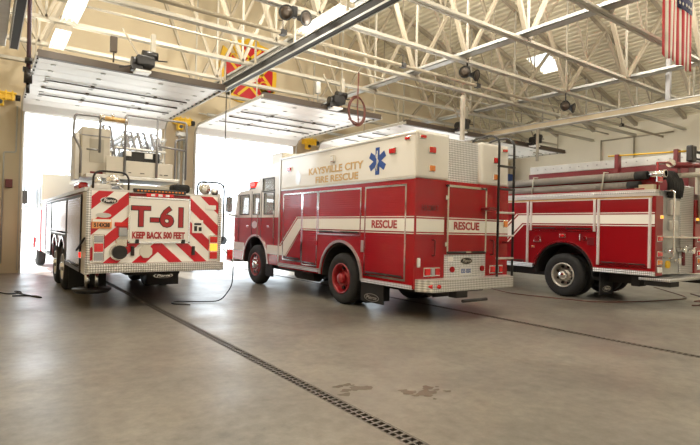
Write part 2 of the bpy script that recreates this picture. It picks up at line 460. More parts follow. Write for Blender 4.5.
# ================================================================== RESCUE TRUCK
def rescue():
    X0, X1, YR, YB = 6.06, 8.62, 6.53, 11.52
    R = thing('rescue_truck', (7.34, 8.0, 0), 'red and white box-bodied rescue truck with black rear ladder, parked in the middle bay', 'fire truck')
    # lower body with rear wheel arch
    prof = arch_profile(YR, YB, .56, 2.50, [(8.78, .55, .74)])
    body = MB().prism(prof, 'x', X0, X1).build('lower_body', RED, R)
    up = MB().box((X0, YR, 2.502), (6.90, YB, 3.35), .05).box((7.78, YR, 2.502), (X1, YB, 3.33), .05).box((6.88, YR+.12, 2.44), (7.80, YB, 3.31), .02)
    upb = up.build('upper_body', WHITE, R)
    MB().box((6.9, YR+.09, 2.43), (7.78, YR+.125, 3.30)).build('tread_plate_panel', TREAD, R)
    # roof drip rails + corner mouldings
    MB().box((X0-.02, YR+.02, 3.275), (X0+.01, YB, 3.30)).box((X0-.012, YR-.006, 2.485), (X0+.004, YB, 2.515)).build('drip_rail', ALU, R)
    MB().box((X0-.012, YR-.012, .56), (X0+.03, YR+.03, 2.49)).build('corner_moulding', RED, R)
    # front corner vertical black/chrome moulding
    MB().box((X0-.02, YB-.03, .70), (X0+.01, YB+.03, 3.33), .008).build('front_corner_moulding', ALU, R)
    # side doors
    side_door(R, X0, 10.41, 11.27, .80, 2.37, REDSH)
    side_door(R, X0, 9.72, 10.33, .74, 2.37, REDSH)
    side_door(R, X0, 8.10, 9.63, 1.47, 2.37, REDSH)
    side_door(R, X0, 6.77, 7.91, .71, 2.37, REDSH)
    # sill tread strip
    MB().box((X0-.03, 6.55, .55), (X0+.01, 8.0, .62)).box((X0-.03, 9.6, .60), (X0+.01, 11.5, .68)).build('sill_strip', TREAD, R)
    # stripe: high band, ramp, low band
    A = [[(6.53,1.56),(6.53,1.79),(10.57,1.79),(10.42,1.56)], [(10.42,1.56),(10.57,1.79),(11.40,1.10),(11.17,.87)], [(11.17,.87),(11.40,1.10),(11.50,1.10),(11.50,.87)]]
    stripe_mesh(R, A, X0, STRIPE, off=.012)
    B = [[(6.53,1.815),(6.53,1.83),(10.59,1.83),(10.58,1.815)], [(6.53,1.52),(6.53,1.535),(10.40,1.535),(10.40,1.52)], [(10.60,1.815),(10.62,1.83),(11.45,1.135),(11.43,1.12)], [(10.38,1.535),(10.4,1.52),(11.15,.83),(11.17,.845)]]
    stripe_mesh(R, B, X0, STRIPE, 'stripe_edging', off=.012)
    text('RESCUE', 'side_lettering', LETR, R, (X0-.018, 7.35, 1.675), .2, (0,-1,0), (0,0,1), bold=.006, width=.74)
    text('KAYSVILLE CITY', 'gold_lettering', GOLD, R, (X0-.006, 9.10, 2.855), .21, (0,-1,0), (0,0,1), bold=.005, width=2.08)
    text('FIRE RESCUE', 'gold_lettering', GOLD, R, (X0-.006, 9.02, 2.65), .20, (0,-1,0), (0,0,1), bold=.005, width=1.62)
    star_of_life(R, X0, 7.6, 2.885, .52)
    # ghosted emblem near the front of the upper body
    em = MB(); em.prism([(10.62+.13*math.cos(2*PI*i/8+PI/8), 2.76+.17*math.sin(2*PI*i/8+PI/8)) for i in range(8)], 'x', X0-.001, X0-.005); em.build('eagle_emblem', ALU, R)
    lamp(R, (X0, 7.14, 3.03), (.17, .09), LRED, 'x'); lamp(R, (X0, 11.04, 3.0), (.17, .09), LRED, 'x')
    lamp(R, (X0, 6.74, 3.21), (.11, .05), LRED, 'x', 'marker_light')
    sl = MB().box((X0-.06, 9.02, 3.0), (X0, 9.17, 3.14), .015).build('scene_light', CHROME, R); MB().box((X0-.065, 9.04, 3.02), (X0-.055, 9.15, 3.12)).build('lens', LWHITE, sl)
    # fender trim + wheel well + fuel filler
    arch_trim(R, X0, 8.78, .55, .74, .57, ALU, .055)
    MB().box((X0-.012, 7.98, 1.13), (X0, 8.06, 1.36), .005).build('latch_plate', ALU, R)
    MB().box((X0-.02, 9.68, 1.18), (X0, 9.84, 1.30), .008).build('fuel_door', REDSH, R)
    MB().box((6.55, 6.7, .42), (8.1, 14.1, .60)).box((6.62, 7.9, .55), (8.05, 9.7, 1.34)).build('chassis', DARK, R)
    MB().prism(arc(8.78, .55, .735, PI, 0, 14) + arc(8.78, .55, .70, 0, PI, 14), 'x', X0+.02, X0+.6).build('wheel_well', DARK, R)
    wheel(R, X0+.03, 8.78, .535, -1, RIMRED, dual=True, rimr=.31, hub=RIMRED); wheel(R, X1-.03, 8.78, .535, 1, RIMRED, dual=True, rimr=.31, hub=RIMRED)
    wheel(R, X0+.02, 12.92, .535, -1, RIMRED, rimr=.31, hub=CHROME); wheel(R, X1-.02, 12.92, .535, 1, RIMRED, rimr=.31, hub=CHROME)
    # mud flaps
    for xa in (X0+.04, 7.95):
        mf = MB().box((xa, 7.93, .13), (xa+.62, 7.96, .60), .005).build('mud_flap', RUB, R)
    fl = MB().box((X0+.02, 7.36, .17), (X0+.05, 8.06, .56), .008).build('mud_flap', BLACKR, R)
    oval_badge(fl, (X0+.018, 7.70, .27), .46, .15, 'x', 'flap_logo')
    MB().box((X0+.03, 11.9, .28), (X0+.07, 12.32, .62), .005).build('mud_flap', RUB, R)
    # underbody tanks / step
    MB().cyl((6.4, 10.6, .45), .14, .9, 'y').box((6.15, 10.0, .5), (6.5, 11.4, .58)).build('air_tank', DARK, R)
    # ---- rear face
    y = YR
    MB().box((X0, y-.006, 1.56), (6.78, y, 1.79)).box((7.95, y-.006, 1.56), (X1, y, 1.79)).build('rear_stripe', STRIPE, R)
    MB().box((X0, y-.006, 1.815), (6.78, y, 1.83)).box((7.95, y-.006, 1.815), (X1, y, 1.83)).box((X0, y-.006, 1.52), (6.78, y, 1.535)).box((7.95, y-.006, 1.52), (X1, y, 1.535)).build('rear_stripe_edging', STRIPE, R)
    rd = MB().box((6.85, y-.03, 1.20), (7.88, y, 2.39), .008).build('rear_door', RED, R)
    fr = MB(); fw = .04
    fr.box((6.82, y-.045, 1.17), (6.86, y, 2.43)).box((7.87, y-.045, 1.17), (7.91, y, 2.43)).box((6.82, y-.045, 2.39), (7.91, y, 2.43)); fr.build('door_frame', CHROME, rd)
    MB().box((6.86, y-.034, 1.56), (7.87, y-.03, 1.79)).box((6.86, y-.034, 1.815), (7.87, y-.03, 1.83)).box((6.86, y-.034, 1.52), (7.87, y-.03, 1.535)).build('door_stripe', STRIPE, rd)
    text('RESCUE', 'rear_lettering', LETR, rd, (7.35, y-.038, 1.675), .2, (1,0,0), (0,0,1), bold=.006, width=.70)
    MB().tube([(6.86, y-.06, 1.19), (7.86, y-.06, 1.19)], .022, 8).build('lift_bar', BLACK, rd)
    MB().box((7.30, y-.085, 1.18), (7.44, y-.05, 1.21)).build('bar_grip', CHROME, rd)
    h = MB()
    for z in (2.2, 1.35): h.box((6.77, y-.06, z-.05), (6.83, y, z+.03), .006)
    h.build('door_latch', CHROME, rd)
    tp = MB().box((6.80, y-.02, .70), (7.92, y, 1.15)).build('rear_tread_panel', TREAD, R)
    oval_badge(tp, (7.37, y-.02, 1.03), .34, .13, 'y')
    lp = MB().box((7.19, y-.035, .76), (7.53, y-.02, .92), .004).build('license_plate', LWHITE, tp)
    text('E55 03X', 'plate_number', BLUE, lp, (7.36, y-.038, .84), .11, (1,0,0), (0,0,1), bold=.003, width=.27)
    for x in (6.99, 7.82):
        MB().cyl((x, y-.03, .88), .055, .03, 'y', 14).build('tow_eye_cover', RED, tp)
    MB().box((6.88, y-.025, 1.03), (7.02, y-.02, 1.11)).build('data_plate', STRIPE, tp)
    for x in (6.48, 8.25):
        t = MB().box((x-.20, y-.03, .77), (x+.20, y, .93), .01).build('tail_light_cluster', CHROME, R)
        MB().box((x-.18, y-.05, .79), (x-.05, y-.02, .91), .012).build('lens', LRED, t)
        MB().box((x-.03, y-.05, .79), (x+.06, y-.02, .91), .012).build('lens', LCLR, t)
        MB().box((x+.08, y-.05, .79), (x+.18, y-.02, .91), .012).build('lens', LRED, t)
    for x, zz in ((6.44, 3.02), (8.20, 3.0)):
        lamp(R, (x, y, zz), (.14, .10), LRED); lamp(R, (x, y, zz-.33), (.12, .10), LAMB)
    lamp(R, (6.21, y, 3.23), (.12, .05), LRED, name='marker_light'); lamp(R, (8.46, y, 3.22), (.12, .05), LRED, name='marker_light')
    lamp(R, (8.52, y, 1.75), (.10, .12), LAMB, name='marker_light'); lamp(R, (6.16, y, 1.02), (.05, .14), LWHITE, name='marker_light')
    text('HAZMAT', 'faint_lettering', MAROON, R, (6.43, y-.004, 1.98), .15, (1,0,0), (0,0,1), bold=.002, width=.42)
    gh = MB()
    for x in (6.5, 8.1):
        gh.tube(round_path([(x, y, 1.42), (x, y-.07, 1.42), (x, y-.07, 1.14), (x, y, 1.14)], .03), .014)
    gh.build('grab_handle', MAROON, R)
    # tailboard
    tb = MB().prism([(6.10, YR), (6.26, 6.24), (8.44, 6.24), (8.60, YR)], 'z', .52, .73).build('tailboard', TREAD, R)
    for x in (6.2, 6.33): MB().cyl((x+.05, 6.30-(x-6.2)*.35, .62), .035, .10, 'y', 12).build('step_light', LRED, tb)
    MB().box((6.9, 6.3, .38), (7.2, 6.5, .52), .01).tube([(6.95, 6.2, .34), (7.6, 6.2, .34)], .03, 8).build('tow_hook', BLACK, R)
    # ladder with forward-curving tops
    L = MB()
    ld = thing_child = None
    lad = MB()
    for x in (8.0, 8.46):
        lad.tube(round_path([(x, 6.29, .70), (x, 6.29, 3.36), (x-.02, 6.45, 3.47), (x-.05, 6.85, 3.44), (x-.05, 6.95, 3.32)], .12), .024, 10)
    ladder = lad.build('rear_ladder', BLACK, R)
    for z in (1.08, 1.52, 1.96, 2.42, 2.86):
        MB().box((8.0, 6.25, z-.018), (8.46, 6.33, z+.018), .006).build('rung', ALU if z < 2.2 else BLACK, ladder)
    # brackets tying the ladder to the body (with boxes on left)
    MB().box((7.75, 6.30, 2.00), (8.02, 6.54, 2.05), .004).box((8.44, 6.28, 1.36), (8.48, 6.54, 1.40)).build('ladder_bracket', MAROON, ladder)
    # roof equipment
    ac = MB().box((6.15, 11.62, 3.20), (6.75, 12.2, 3.50), .02).build('air_conditioner', CREAM, R)
    # ---- cab
    cp_low = arch_profile(YB+.03, 14.40, .60, 1.82, [(12.92, .55, .76)])
    cabl = MB().prism(cp_low, 'x', X0+.01, X1-.01).build('cab_lower', RED, R)
    upo = [(YB+.03, 1.822), (YB+.03, 3.24), (12.50, 3.18), (13.02, 2.62), (14.0, 2.58), (14.22, 2.50), (14.40, 1.822)]
    cabu = MB().prism(upo, 'x', X0+.012, X1-.012).build('cab_upper', WHITE, R)
    cuts = [MB().prism([(YB+.12, 1.70), (YB+.12, 3.15), (12.45, 3.09), (12.97, 2.53), (13.97, 2.50), (14.13, 2.43), (14.30, 1.70)], 'x', X0+.08, X1-.08)]
    wins = [(11.88, 12.42, 1.92, 2.46), (11.88, 12.52, 2.52, 2.85), (12.72, 13.10, 1.92, 2.46), (13.40, 13.98, 1.92, 2.46)]
    for a, b, c, d in wins: cuts.append(MB().box((X0-.2, a, c), (X1+.2, b, d)))
    cuts.append(MB().box((X0+.2, 13.9, 1.95), (X1-.2, 14.6, 2.42)))
    cut(cabu, cuts)
    for a, b, c, d in wins:
        for x in (X0+.03, X1-.04):
            MB().box((x, a, c), (x+.01, b, d)).build('window_pane', GLASS, cabu)
    MB().prism([(X0+.2, 1.95), (X0+.2, 2.42), (X1-.2, 2.42), (X1-.2, 1.95)], 'y', 14.22, 14.24).build('windscreen', GLASS, cabu)
    wf = MB()
    for a, b, c, d in wins:
        for p, q in (((a-.02, c-.02), (a, d+.02)), ((b, c-.02), (b+.02, d+.02)), ((a, c-.02), (b, c)), ((a, d), (b, d+.02))):
            wf.box((X0-.002, p[0], p[1]), (X0+.02, q[0], q[1]))
    wf.build('window_frame', BLACK, cabu)
    st = MB()
    for yy in (12.15, 13.6): st.box((6.5, yy, 1.5), (7.0, yy+.15, 2.3), .04).box((7.6, yy, 1.5), (8.1, yy+.15, 2.3), .04)
    st.build('cab_seat', LRED, cabu)
    # cab door lines, handles, stripe, lower white band
    dl = MB()
    for yy in (11.84, 12.60, 13.20, 14.08): dl.box((X0+.004, yy-.008, .95), (X0+.012, yy+.008, 2.55))
    dl.build('door_seam', BLACK, cabl)
    MB().box((X0-.002, 11.56, .87), (X0+.012, 12.20, 1.10)).box((X0-.002, 13.66, .87), (X0+.012, 14.40, 1.10)).build('cab_stripe', STRIPE, cabl)
    gb = MB()
    for yy in (11.72, 12.66): gb.tube(round_path([(X0, yy, 1.3), (X0-.07, yy, 1.3), (X0-.07, yy, 2.0), (X0, yy, 2.0)], .04), .014)
    gb.build('grab_rail', CHROME, cabl)
    for yy in (12.05, 13.35): MB().box((X0-.03, yy, 1.55), (X0+.01, yy+.12, 1.60), .006).build('door_handle', CHROME, cabl)
    MB().prism([(13.0+.17*math.cos(2*PI*i/16), 1.62+.10*math.sin(2*PI*i/16)) for i in range(16)], 'x', X0+.006, X0+.002).build('door_emblem', ALU, cabl)
    arch_trim(R, X0+.01, 12.92, .55, .76, .61, ALU, .05)
    MB().prism(arc(12.92, .55, .755, PI, 0, 14) + arc(12.92, .55, .72, 0, PI, 14), 'x', X0+.02, X0+.6).build('wheel_well', DARK, R)
    bu = MB().box((X0+.02, 14.41, .50), (X1-.02, 15.05, .88), .04).build('front_bumper', WHITE, R)
    MB().box((X0+.018, 14.5, .50), (X0+.03, 15.0, .66)).build('bumper_band', STRIPER, bu)
    lb = MB().box((6.10, 13.1, 2.60), (8.55, 13.5, 2.66), .01).build('light_bar', BLACK, R)
    MB().box((6.10, 13.08, 2.66), (6.75, 13.5, 2.84), .04).box((7.95, 13.08, 2.66), (8.55, 13.5, 2.84), .04).build('lens', LREDON, lb)
    for s in (-1, 1):
        xm = X0-.22 if s < 0 else X1+.22
        mr = MB().box((xm-.09, 14.25, 1.98), (xm+.09, 14.33, 2.42), .025).build('side_mirror', BLACK, R)
        MB().tube(round_path([(xm-s*.3, 14.2, 2.47), (xm, 14.28, 2.50), (xm, 14.28, 1.9), (xm-s*.3, 14.2, 1.86)], .05), .014).build('mirror_arm', BLACK, mr)
        MB().box((xm-.08, 14.245, 2.0), (xm+.08, 14.25, 2.40)).build('mirror_glass', CHROME, mr)
rescue()

# ================================================================== FIRE ENGINE (right)
def engine():
    X0, X1, YR, YF = 11.86, 14.36, 5.13, 11.0
    R = thing('fire_engine', (13.1, 7.6, 0), 'red fire engine with grey suction hoses on top, at the right edge', 'fire truck')
    prof = arch_profile(5.50, YF, .72, 2.47, [(7.32, .56, .80)])
    MB().prism(prof, 'x', X0, X1).build('body', REDP, R)
    MB().box((X0, YR, .70), (12.22, 5.51, 2.47), .01).box((13.92, YR, .70), (X1, 5.51, 2.47), .01).build('rear_corner_body', REDP, R)
    # top rail
    MB().box((X0-.03, YR, 2.46), (X0+.16, YF, 2.52)).box((X0-.03, YR, 2.56), (X0+.12, YF, 2.60)).box((X1-.16, YR, 2.46), (X1+.03, YF, 2.60)).build('top_rail', ALU, R)
    MB().box((X0-.034, YR, 2.52), (X0+.14, YF, 2.56)).build('top_rail_tread', TREAD, R)
    MB().box((X0-.012, 5.2, 2.42), (X0, YF, 2.455)).build('gold_pinstripe', GOLD, R)
    def d(y0, y1, z0, z1, h=True):
        p = MB().box((X0-.014, y0, z0), (X0+.004, y1, z1), .004).build('compartment_door', REDP, R)
        f = MB(); f.box((X0-.035, y0-.06, z0-.03), (X0, y0, z1+.02), .006).box((X0-.035, y1, z0-.03), (X0, y1+.06, z1+.02), .006).box((X0-.022, y0, z1), (X0, y1, z1+.02))
        f.build('door_frame', STEELG, p)
        if h:
            MB().tube([(X0-.04, y0+.05, z0+.04), (X0-.04, y1-.05, z0+.04)], .014).build('lift_bar', BLACK, p)
            MB().box((X0-.025, y0, z0-.03), (X0-.004, y1, z0)).box((X0-.055, (y0+y1)/2-.15, z0+.03), (X0-.04, (y0+y1)/2+.15, z0+.05)).build('bar_grip', CHROME, p)
    d(5.27, 6.36, .90, 2.40); d(6.52, 8.20, 1.68, 2.40); d(8.36, 9.55, .80, 2.40); d(9.7, 10.9, .80, 2.40)
    A = [[(5.14,1.84),(5.14,2.05),(8.62,2.05),(8.50,1.84)], [(8.50,1.84),(8.62,2.05),(9.62,1.15),(9.42,.98)]]
    stripe_mesh(R, A, X0, STRIPE, off=.018)
    B = [[(5.14,2.08),(5.14,2.10),(8.65,2.10),(8.64,2.08)], [(5.14,1.79),(5.14,1.81),(8.48,1.81),(8.48,1.79)], [(8.65,2.08),(8.68,2.10),(9.68,1.2),(9.65,1.18)], [(8.44,1.80),(8.48,1.81),(9.38,.94),(9.36,.92)]]
    stripe_mesh(R, B, X0, STRIPE, 'stripe_edging', off=.018)
    arch_trim(R, X0, 7.32, .56, .80, .74, CHROME, .045)
    MB().prism(arc(7.32, .56, .795, PI, 0, 14) + arc(7.32, .56, .76, 0, PI, 14), 'x', X0+.02, X0+.6).build('wheel_well', DARK, R)
    MB().box((X0-.035, YR, .70), (X0+.03, 6.5, .80)).box((X0-.035, 8.15, .68), (X0+.03, YF, .78)).build('running_board', TREAD, R)
    wheel(R, X0+.03, 7.32, .54, -1, RIMS, dual=True, rimr=.30, hub=CHROME); wheel(R, X1-.03, 7.32, .54, 1, ALU, dual=True, rimr=.30, hub=CHROME)
    MB().box((12.3, 5.7, .45), (13.9, YF+2, .72)).box((12.45, 6.5, .7), (13.8, 8.2, 1.4)).build('chassis', DARK, R)
    mf = MB().box((X0+.05, 6.36, .14), (12.5, 6.39, .70), .005).build('mud_flap', RUB, R)
    oval_badge(mf, (12.2, 6.36, .28), .40, .13, 'y', 'flap_logo')
    MB().box((12.1, 5.55, .42), (12.45, 5.75, .70), .02).build('exhaust_outlet', DARK, R)
    # fittings above the wheel
    fc = MB().cyl((X0-.02, 8.02, 1.44), .085, .04, 'x', 20).box((X0-.03, 7.92, 1.35), (X0, 8.14, 1.40), .01).build('fuel_filler', CHROME, R)
    lamp(R, (X0, 7.32, 1.53), (.13, .06), LRED, 'x', 'marker_light')
    lamp(R, (X0, 8.16, 1.22), (.06, .03), LAMB, 'x', 'marker_light')
    pi = MB().tube(round_path([(X0, 6.83, 1.58), (X0-.06, 6.83, 1.58), (X0-.06, 6.83, 1.42), (X0, 6.83, 1.42)], .03), .013).cyl((X0-.02, 6.72, 1.48), .05, .05, 'x').build('pump_fitting', CHROME, R)
    MB().box((X0-.014, 6.50, 1.32), (X0, 6.66, 1.50), .01).build('vent_cover', MAROON, R)
    MB().box((X0-.012, 6.43, 1.30), (X0, 6.45, 1.62)).build('latch_plate', CHROME, R)
    # hose tray, suction hoses
    MB().box((X0+.05, 5.4, 2.60), (X0+.32, YF, 2.64)).box((X0+.28, 5.3, 2.60), (X0+.33, YF, 3.0)).build('hose_tray', REDP, R)
    for zc, ya in ((2.935, 5.50), (2.72, 5.66)):
        hz = MB().tube([(X0+.13, ya, zc), (X0+.13, 9.4, zc)], .092, 16).build('suction_hose', HOSEG, R)
        MB().cyl((X0+.13, ya, zc), .098, .26, 'y').build('coupling', RUB, hz)
        if zc > 2.9: MB().cyl((X0+.13, ya-.3, zc+.01), .07, .42, 'y').cyl((X0+.13, ya-.48, zc+.01), .085, .06, 'y').build('chrome_strainer', CHROME, hz)
    for yy in (6.35, 8.25):
        MB().tube([(X0+.02, yy, 2.62), (X0+.02, yy-.02, 2.82), (X0+.02, yy-.05, 3.05), (X0+.2, yy-.05, 3.06)], .018, 8).build('hose_strap', STEELW, R)
    # body top: deck, far side compartments and raised hose bed
    MB().box((12.25, 5.9, 2.47), (14.34, YF, 2.75)).box((12.25, 5.6, 2.5), (12.32, YF, 2.98)).box((13.95, 5.3, 2.6), (14.34, 9.8, 3.40)).build('hose_bed', MAROON, R)
    MB().box((11.92, 5.2, 2.60), (12.2, 5.62, 2.72), .01).build('tool_box', TANBOX, R)
    lamp(R, (12.06, 5.16, 2.86), (.2, .16), LRED, 'y', 'beacon', CHROME)
    # bulk hose hanging from bed
    hb = MB(); random.seed(3)
    for k in range(9):
        x = 12.38 + k*.075
        hb.tube(round_path([(x+.1, 6.0, 2.9), (x+.1+random.uniform(-.03,.03), 5.22, 3.02+random.uniform(-.06,.06)), (x+.1+random.uniform(-.05,.05), 5.10, 2.8), (x+.1+random.uniform(-.05,.05), 5.13, 2.42+random.uniform(0,.14))], .12), .055, 8)
    hb.build('folded_hose', SHIRT, R)
    # rear recess
    MB().box((12.22, 5.20, .72), (13.92, 5.52, 2.60)).build('rear_recess_panel', GALV, R)
    MB().box((13.20, 5.16, .72), (13.90, 5.20, 2.78), .01).build('rear_tread_panel', TREAD, R)
    MB().box((12.22, 4.98, 1.54), (13.92, 5.20, 1.58), .006).build('rear_shelf', CREAM, R)
    MB().box((12.55, 5.1, 2.05), (13.0, 5.2, 2.4), .02).box((12.60, 5.1, 1.7), (12.96, 5.2, 1.95), .04).build('rear_control_box', ALU, R)
    vt = MB()
    for x, z in ((12.50, 1.25), (12.80, 1.02), (13.10, 1.28), (13.56, 1.25)):
        vt.cyl((x, 5.12, z), .05, .16, 'y', 14).cyl((x, 5.03, z), .07, .05, 'y', 14).tube([(x-.09, 5.0, z+.05), (x+.09, 5.0, z+.09)], .014)
    vt.build('discharge_valve', CHROME, R)
    MB().cyl((12.40, 5.1, .95), .085, .05, 'y', 18).build('valve_cap', YEL, R)
    MB().tube([(13.2, 5.1, 1.28), (13.16, 5.08, 1.05), (13.22, 5.1, .92)], .04).build('short_hose', MAROON, R)
    gr = MB()
    for x in (12.42, 13.95): gr.tube(round_path([(x, 5.2, 2.60), (x, 4.99, 2.60), (x, 4.99, 1.1), (x, 5.2, 1.1)], .06), .02)
    gr.build('rear_grab_rail', CHROME, R)
    for x in (12.04, 14.14):
        for z, m in ((1.18, LRED), (1.0, LAMB), (.84, LWHITE), (1.52, LRED)): lamp(R, (x, YR, z), (.2, .10), m, 'y', 'tail_light')
    lamp(R, (12.10, YR, 2.0), (.1, .06), LAMPON, 'y', 'marker_light'); lamp(R, (13.98, YR, 2.0), (.1, .06), LAMPON, 'y', 'marker_light')
    MB().box((11.88, 4.82, .60), (14.34, 5.48, .66), .01).build('rear_step', TREAD, R)
    MB().box((11.98, 4.86, .48), (12.4, 5.4, .60), .01).box((13.8, 4.86, .48), (14.2, 5.4, .60), .01).build('step_bracket', DARK, R)
    # overhead ladder rack
    rk = MB().tube(round_path([(12.50, 5.10, 3.18), (14.3, 5.10, 3.34), (14.3, 5.10, 2.6)], .15), .07, 10).build('ladder_rack_arm', MAROON, R)
    MB().cyl((12.48, 5.10, 3.22), .09, .08, 'x').build('rack_joint', CHROME, rk)
    MB().tube([(12.06, 5.2, 2.6), (12.06, 5.2, 3.2), (12.5, 5.12, 3.24)], .03).build('rack_post', REDP, rk)
    MB().tube(round_path([(12.95, 5.12, 2.98), (14.1, 5.10, 3.10), (14.1, 5.08, 1.9)], .2), .06, 10).build('white_guard', STEELW, R)
    # ladder lying on the far side
    ry = lambda x, z: [(x, 5.0, z), (x, 12.2, z)]
    ld = MB().box((14.0, 5.0, 3.42), (14.04, 9.8, 3.64)).box((14.30, 5.0, 3.42), (14.34, 9.8, 3.64))
    o = ld.build('ground_ladder', GALV, R)
    for k in range(17): MB().tube([(13.985, 5.2+k*.27, 3.54), (14.35, 5.2+k*.27, 3.54)], .02, 8).build('rung', RAILM, o)
    pk = MB().tube([(13.4, 5.15, 3.60), (13.4, 7.0, 3.66)], .02).build('pike_pole', YEL, R)
    MB().box((13.32, 5.3, 2.95), (13.50, 5.4, 3.66), .01).box((13.32, 6.7, 2.7), (13.50, 6.8, 3.68), .01).build('pole_clamp', MAROON, pk)
    mo = MB().box((13.3, 4.98, 3.34), (13.56, 5.12, 3.72), .03).tube([(13.4, 5.05, 3.6), (14.3, 5.05, 3.6)], .035).tube([(13.5, 5.05, 3.45), (14.3, 5.05, 3.42)], .025)
    mo.build('rack_motor', BLACK, R)
    # front of body/cab (mostly hidden)
    cb = MB().prism([(YF+.6, .6), (YF+.6, 2.7), (YF+1.0, 2.95), (YF+3.2, 2.95), (YF+3.6, 1.9), (YF+3.6, .6)], 'x', X0+.02, X1-.02).build('cab', REDP, R)
    MB().box((X0+.01, YF+1.0, 1.9), (X0+.03, YF+1.9, 2.6)).box((X0+.01, YF+2.1, 1.9), (X0+.03, YF+3.1, 2.6)).build('window_pane', BLACK, cb)
    MB().box((X0+.1, YF, .7), (X1-.1, YF+.6, 2.4)).build('pump_panel', ALU, R)
    wheel(R, X0+.05, YF+1.7, .52, -1, ALU, rimr=.30); wheel(R, X1-.05, YF+1.7, .52, 1, ALU, rimr=.30)
engine()
# ================================================================== LADDER TRUCK (left)
def ladder_truck():
    X0, X1, YR, YF = 1.47, 3.95, 10.1, 18.9
    R = thing('ladder_truck', (2.71, 15.0, 0), 'ladder truck with red and white chevron back and aerial basket, in the left bay', 'fire truck')
    arches = [(13.6, .54, .66), (15.05, .54, .66)]
    prof = [(YR+.02, 2.15), (YR+.02, .68)]
    MB().prism(prof + [(12.95, .68)] + arc(13.6, .54, .66, PI-.2, PI*.33, 8) + arc(15.05, .54, .66, PI*.67, .2, 8) + [(15.75, .62), (YF, .62), (YF, 2.15)], 'x', X0+.02, X1-.02).build('body', REDP, R)
    # rear corner (aluminium) and side shutters
    MB().box((X0, YR+.02, .64), (X0+.03, 10.62, 2.16), .005).build('corner_panel', CREAM, R)
    MB().box((X0-.006, 10.03, .66), (X0+.06, 10.14, 2.16), .008).box((X1-.06, 10.05, .66), (X1+.006, 10.14, 2.16), .008).build('corner_tread', TREAD, R)
    side_door(R, X0, 10.75, 12.75, .70, 2.06, SILSH, fm=BLACK, fw=.05)
    side_door(R, X0, 12.85, 15.85, 1.30, 2.06, SILSH, fm=BLACK, fw=.05)
    side_door(R, X0, 15.98, 17.3, .70, 2.06, SILSH, fm=BLACK, fw=.05)
    MB().box((X0-.01, 17.35, .65), (X0+.01, 18.85, 2.1)).build('red_side_panel', LETR, R)
    MB().box((X0-.03, YR+.1, 2.15), (X0+.1, YF, 2.22)).box((X1-.1, YR+.1, 2.15), (X1+.03, YF, 2.22)).build('top_rail', ALU, R)
    MB().box((X0+.1, YR+.1, 2.14), (X1-.1, YF, 2.19)).build('deck_plate', TREAD, R)
    MB().box((2.2, 10.3, .60), (3.2, 21.5, .74)).box((2.15, 12.9, .6), (3.3, 15.8, 1.2)).build('chassis', DARK, R)
    for y in (13.6, 15.05):
        arch_trim(R, X0+.015, y, .54, .66, 1.0, CHROME, .05)
        wheel(R, X0+.03, y, .535, -1, ALU, dual=True, rimr=.29); wheel(R, X1-.03, y, .535, 1, ALU, dual=True, rimr=.29)
    wheel(R, X0+.04, 21.35, .535, -1, ALU, rimr=.29); wheel(R, X1-.04, 21.35, .535, 1, ALU, rimr=.29)
    # cab
    cab = MB().prism(arch_profile(19.3, 22.7, .60, 1.95, [(21.35, .54, .70)]), 'x', X0, X1).build('cab', STRIPER, R)
    cu = MB().prism([(19.3, 1.952), (19.3, 3.12), (21.3, 3.12), (22.5, 2.9), (22.7, 1.952)], 'x', X0+.002, X1-.002).build('cab_roof', WHITE, cab)
    MB().box((X0-.01, 19.5, 2.02), (X0+.01, 20.3, 2.75)).box((X0-.01, 20.6, 2.02), (X0+.01, 21.7, 2.7)).build('window_pane', BLACK, cab)
    MB().box((X0-.01, 19.3, 1.0), (X0, 22.7, 1.2)).build('cab_stripe', STRIPE, cab)
    MB().tube(round_path([(X0, 22.4, 2.9), (X0-.3, 22.5, 2.85), (X0-.3, 22.5, 2.1), (X0, 22.4, 2.1)], .05), .02).box((X0-.38, 22.42, 2.2), (X0-.2, 22.5, 2.7), .03).build('side_mirror', BLACK, cab)
    # ---- rear face: chevrons clipped to left / right / lower panels
    cx = (X0+X1)/2; y = YR
    def chev(x0, x1, z0, z1, right, name):
        base = MB().box((x0, y-.006, z0), (x1, y+.02, z1)).build(name, STRIPE, R)
        mb = MB(); per = .465; hgt = .235
        for k in range(-8, 9):
            # red band: |x-xedge|*.93 + zoff
            zz = 1.755 - k*per
            xe = X0 if not right else X1; sg = 1 if not right else -1
            L = 4.0
            q = [(xe - sg*L, zz - L*.93), (xe + sg*L, zz + L*.93), (xe + sg*L, zz + hgt + L*.93), (xe - sg*L, zz + hgt - L*.93)]
            for ax, v, gt in ((0, x0, True), (0, x1, False), (1, z0, True), (1, z1, False)):
                if q: q = clip(q, ax, v, gt)
            if len(q) > 2: mb.prism(q, 'y', y-.006, y-.010)
        mb.build('chevron_stripes', STRIPER, base)
        return base
    chev(X0+.02, 2.16, .85, 2.16, False, 'rear_panel'); chev(3.31, X1-.02, .85, 2.16, True, 'rear_panel')
    chev(2.16, cx, .85, 1.22, False, 'rear_panel'); chev(cx, 3.31, .85, 1.22, True, 'rear_panel')
    sg = MB().box((2.18, y-.03, 1.24), (3.29, y+.02, 2.06), .012).build('sign_panel', WHITE, R)
    fr = MB().box((2.16, y-.04, 1.22), (2.19, y, 2.08)).box((3.28, y-.04, 1.22), (3.31, y, 2.08)).box((2.16, y-.04, 2.06), (3.31, y, 2.09)).box((2.16, y-.04, 1.215), (3.31, y, 1.245)).build('panel_frame', CHROME, sg)
    text('T-61', 'unit_number', BLACK, sg, (2.74, y-.031, 1.70), .52, (1,0,0), (0,0,1), bold=.026, width=.98, depth=.006)
    text('T-61', 'unit_number', LETR, sg, (2.74, y-.035, 1.70), .52, (1,0,0), (0,0,1), bold=.012, width=.94, depth=.008)
